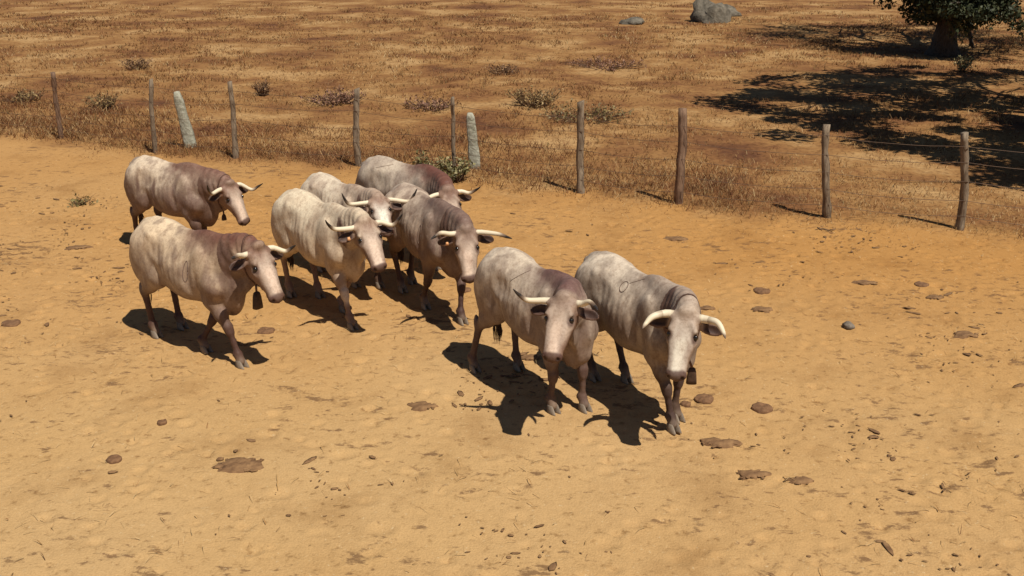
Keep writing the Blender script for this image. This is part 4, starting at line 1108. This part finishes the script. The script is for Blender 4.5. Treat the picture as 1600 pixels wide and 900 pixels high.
def leafcards(c, s, pal, flat=0.0):
    n = len(c)
    a = rng.normal(size=(n, 3)); a[:, 2] *= (1 - flat); a /= np.linalg.norm(a, axis=1)[:, None]
    q = rng.normal(size=(n, 3)); q -= a * (q * a).sum(1)[:, None]; q /= np.linalg.norm(q, axis=1)[:, None]
    nr = np.cross(a, q)
    s = s[:, None]
    V_ = np.stack([c - a * s, c + q * s * 0.55 + nr * s * 0.12, c + a * s, c - q * s * 0.55 + nr * s * 0.12], 1).reshape(-1, 3)
    k = np.arange(n)[:, None] * 4
    F_ = np.concatenate([k + np.array([[0, 1, 2]]), k + np.array([[0, 2, 3]])])
    col = pal[rng.integers(0, len(pal), n)] * rng.uniform(0.7, 1.25, (n, 1))
    return V_, F_, np.repeat(col, 4, 0)

DRYP = [(0.24, 0.135, 0.062), (0.15, 0.08, 0.042), (0.28, 0.165, 0.08)]
OLIV = [(0.27, 0.18, 0.072), (0.18, 0.115, 0.05), (0.28, 0.19, 0.08)]
GRNP = [(0.16, 0.15, 0.06), (0.24, 0.21, 0.09), (0.12, 0.11, 0.045), (0.34, 0.28, 0.14)]
MAUP = [(0.24, 0.125, 0.082), (0.18, 0.09, 0.062), (0.30, 0.165, 0.10)]
shrub(-7.2, 30.1, 0.24, 0.55, 'narrow dark upright dry shrub beyond the fence, above the left posts', 500, DRYP)
shrub(-4.9, 28.6, 0.75, 0.42, 'wide mauve-brown dry shrub beyond the fence, left of the middle post', 1500, MAUP, n_st=80)
shrub(-2.2, 27.8, 0.7, 0.25, 'low reddish dry shrub beyond the fence, right of the middle post', 1000, MAUP, n_st=70)
shrub(0.6, 28.2, 0.65, 0.60, 'olive-brown bushy dry shrub beyond the fence near the centre', 1700, OLIV, n_st=80)
shrub(1.9, 26.4, 1.1, 0.30, 'low wide greenish shrub behind a post right of centre', 1500, [(0.17, 0.13, 0.052), (0.23, 0.17, 0.07)], n_st=90)
shrub(-0.3, 34.0, 0.55, 0.35, 'small dark shrub far beyond the fence near the centre', 700, DRYP)
shrub(-13.6, 29.0, 0.55, 0.30, 'low dry shrub at the far left edge beyond the fence', 700, OLIV)
shrub(-11.0, 27.8, 0.45, 0.45, 'round olive dry shrub between the two leftmost posts', 1000, OLIV)
shrub(-12.5, 35.0, 0.5, 0.5, 'dry shrub far beyond the fence at the upper left', 800, DRYP)
shrub(3.2, 36.0, 1.3, 0.22, 'flat purplish patch of dry shrub far beyond the fence', 1500, MAUP, n_st=90)
shrub(-1.15, 19.75, 0.40, 0.42, 'yellow-green leafy weed at the fence foot behind the grey-backed ox', 900, GRNP, 'leafy_weed', 30, 'weed', 'green weeds')
shrub(-1.75, 20.2, 0.20, 0.45, 'thin upright green weed left of the yellow-green one at the fence', 300, GRNP, 'leafy_weed', 16, 'weed', 'green weeds')
shrub(-7.8, 18.25, 0.24, 0.03, 'flat green weed growing on bare soil at the left of the corral', 80, [(0.19, 0.155, 0.06), (0.25, 0.195, 0.085)], 'leafy_weed', 14, 'weed', 'green weeds')
shrub(14.8, 34.6, 0.4, 0.5, 'green sapling in the tree shade at the upper right', 500, GRNP, 'leafy_weed', 20, 'weed', 'green weeds')

# ---------------------------------------------------------------- rocks far behind
M_ROCK = simple('grey_granite', (0.05, 0.042, 0.032), (0.215, 0.188, 0.145), 3.2, 0.95, 1.0, 0.10)
for px, py, r, fl, lab in ((9.6, 51.5, 0.95, 0.95, 'largest grey boulder, at the top edge of the pasture right of centre'), (10.9, 54.5, 0.7, 0.6, 'grey rock just right of and behind the largest boulder'), (5.6, 50.5, 0.6, 0.4, 'flat pale rock in the pasture well left of the largest boulder')):
    V_, F_ = lump(r, px, fl, 16, 11, 0.55)
    V_ = V_ + (0.12 * r * fbm(V_ / r * 3 + px, 3))[:, None] * V_ / r
    o = mesh_np('boulder', V_, F_, M_ROCK, smooth=False); o.location = (px, py, float(gz(px, py)) + r * fl * 0.12)
    tag(o, lab, 'boulder', 'boulders at the back of the pasture')

# ---------------------------------------------------------------- holm oaks
OAKP = np.array([(0.034, 0.042, 0.017), (0.045, 0.054, 0.022), (0.026, 0.034, 0.014), (0.060, 0.064, 0.028)])
def oak(px, py, trunk_h, trunk_r, cr, zlo, zhi, off, nleaf, label, low=None, seed=1, gap=(0.45, -0.12), ls=(0.055, 0.11)):
    r_ = np.random.default_rng(seed)
    z0 = float(gz(px, py))
    root = empty('holm_oak', (px, py, z0))
    tag(root, label, 'tree', 'holm oaks shading the pasture')
    parts, ends = [], []
    t = np.linspace(0, 1, 9)
    P = np.stack([0.25 * t ** 2 * np.sign(off[0] or 1), 0.1 * np.sin(t * 3), -0.2 + (trunk_h + 0.2) * t], -1)
    rad = trunk_r * (1 + 0.9 * np.exp(-t * 7)) * (1 - 0.25 * t)
    wob = 1 + 0.10 * r_.normal(size=(1, 12)) + 0.04 * r_.normal(size=(9, 12))
    trunk = tube(P, rad, 12, True, wob)
    def grow(p, d, ln, rd, lev):
        n = 5; Q = [p]
        for k in range(n):
            d = unit(d + r_.normal(0, 0.16, 3) + np.array([0, 0, 0.03])); Q.append(Q[-1] + d * ln / n)
        Q = np.array(Q); parts.append(tube(Q, np.linspace(rd, rd * 0.55, n + 1), 7 if lev < 2 else 5))
        if lev >= 2: ends.extend(Q[2:])
        if lev < 3:
            for k in range(3 if lev else 4):
                a = Q[r_.integers(2, n + 1)]
                nd_ = unit(d + r_.normal(0, 0.75, 3) * np.array([1, 1, 0.55]))
                grow(a, nd_, ln * r_.uniform(0.55, 0.8), rd * 0.5, lev + 1)
    c = np.array([off[0], off[1], 0])
    for k in range(7):
        a = k / 7 * 6.28 + r_.uniform(-0.3, 0.3)
        tgt = c + np.array([math.cos(a) * cr * 0.62, math.sin(a) * cr * 0.62, r_.uniform(zlo * 0.6 + zhi * 0.4, zhi * 0.85)])
        d = tgt - P[-1]
        grow(P[-1] - np.array([0, 0, 0.1]), unit(d * np.array([1, 1, 0.9])), np.linalg.norm(d) * 0.72, trunk_r * 0.48, 0)
    if low is not None:
        for tg in low:
            d = np.array(tg) - P[4]; grow(P[4], unit(d + np.array([0, 0, 0.35])), np.linalg.norm(d) * 0.6, trunk_r * 0.35, 1)
    V_, F_ = trunk; mesh_np('trunk', V_, F_, M_BARK, root)
    # leaf clumps through the crown
    ncl = 230
    cl = []
    while len(cl) < ncl:
        q = r_.uniform(-1, 1, 3); rr = np.linalg.norm(q)
        if rr > 1 or rr < gap[0]: continue
        p = c + np.array([q[0] * cr, q[1] * cr, (zlo + zhi) / 2 + q[2] * (zhi - zlo) / 2])
        if fbm((p / 2.4 + seed * 9.1)[None], 2)[0] < gap[1]: continue
        cl.append((p, r_.uniform(0.5, 1.0)))
    if low is not None:
        for tg in low:
            for k in range(16): cl.append((np.array(tg) + r_.normal(0, 0.55, 3) * np.array([1, 1, 0.6]), r_.uniform(0.35, 0.6)))
    E_ = np.array(ends)
    cs = []
    for p, r0 in cl:
        k = int(nleaf / len(cl))
        g = r_.normal(size=(k, 3)); g /= np.linalg.norm(g, axis=1)[:, None] + 1e-9
        cs.append(p + g * r0 * (r_.random((k, 1)) ** 0.45) * np.array([1, 1, 0.7]))
        if len(E_):                                            # a twig from the nearest limb into the clump
            e = E_[np.argmin(((E_ - p) ** 2).sum(1))]; parts.append(tube(curve3([e, (e + p) / 2 + r_.normal(0, 0.1, 3), p], 4), [0.03, 0.024, 0.018, 0.01], 4))
    V_, F_ = join(parts); mesh_np('limbs', V_, F_, M_BARK, root)
    cs = np.concatenate(cs); zmin = 0.35 if low is not None else zlo - 0.2
    cs = cs[cs[:, 2] > zmin]
    V2, F2, C2 = leafcards(cs, r_.uniform(*ls, len(cs)), OAKP)
    mesh_np('crown', V2, F2, M_LEAF, root, smooth=False, attrs={'tint': C2})
oak(15.9, 39.0, 2.1, 0.40, 6.0, 3.0, 8.6, (2.2, 3.0), 42000, 'dark holm oak whose trunk stands at the upper right', low=[(-1.1, 0.2, 2.3), (-0.5, -0.3, 1.9), (0.6, 0.2, 2.4), (1.6, 0.4, 2.6), (-1.7, 0.5, 2.9), (0.7, -1.0, 1.75), (-0.6, -0.9, 1.7), (1.5, -0.8, 2.0), (0.1, -1.1, 2.2)], seed=3)  # front low clumps added on the sunny side to shade the trunk
oak(16.4, 24.2, 2.6, 0.42, 8.3, 4.4, 9.0, (0.0, 0.6), 46000, 'holm oak out of view on the right casting the widest shade on the pasture', seed=5, gap=(0.2, -0.20), ls=(0.09, 0.17))
oak(18.6, 16.6, 2.6, 0.40, 7.0, 4.6, 8.6, (0.0, 0.5), 36000, 'nearer holm oak out of view on the right shading the edge of the pasture', seed=8, gap=(0.2, -0.25), ls=(0.09, 0.17))
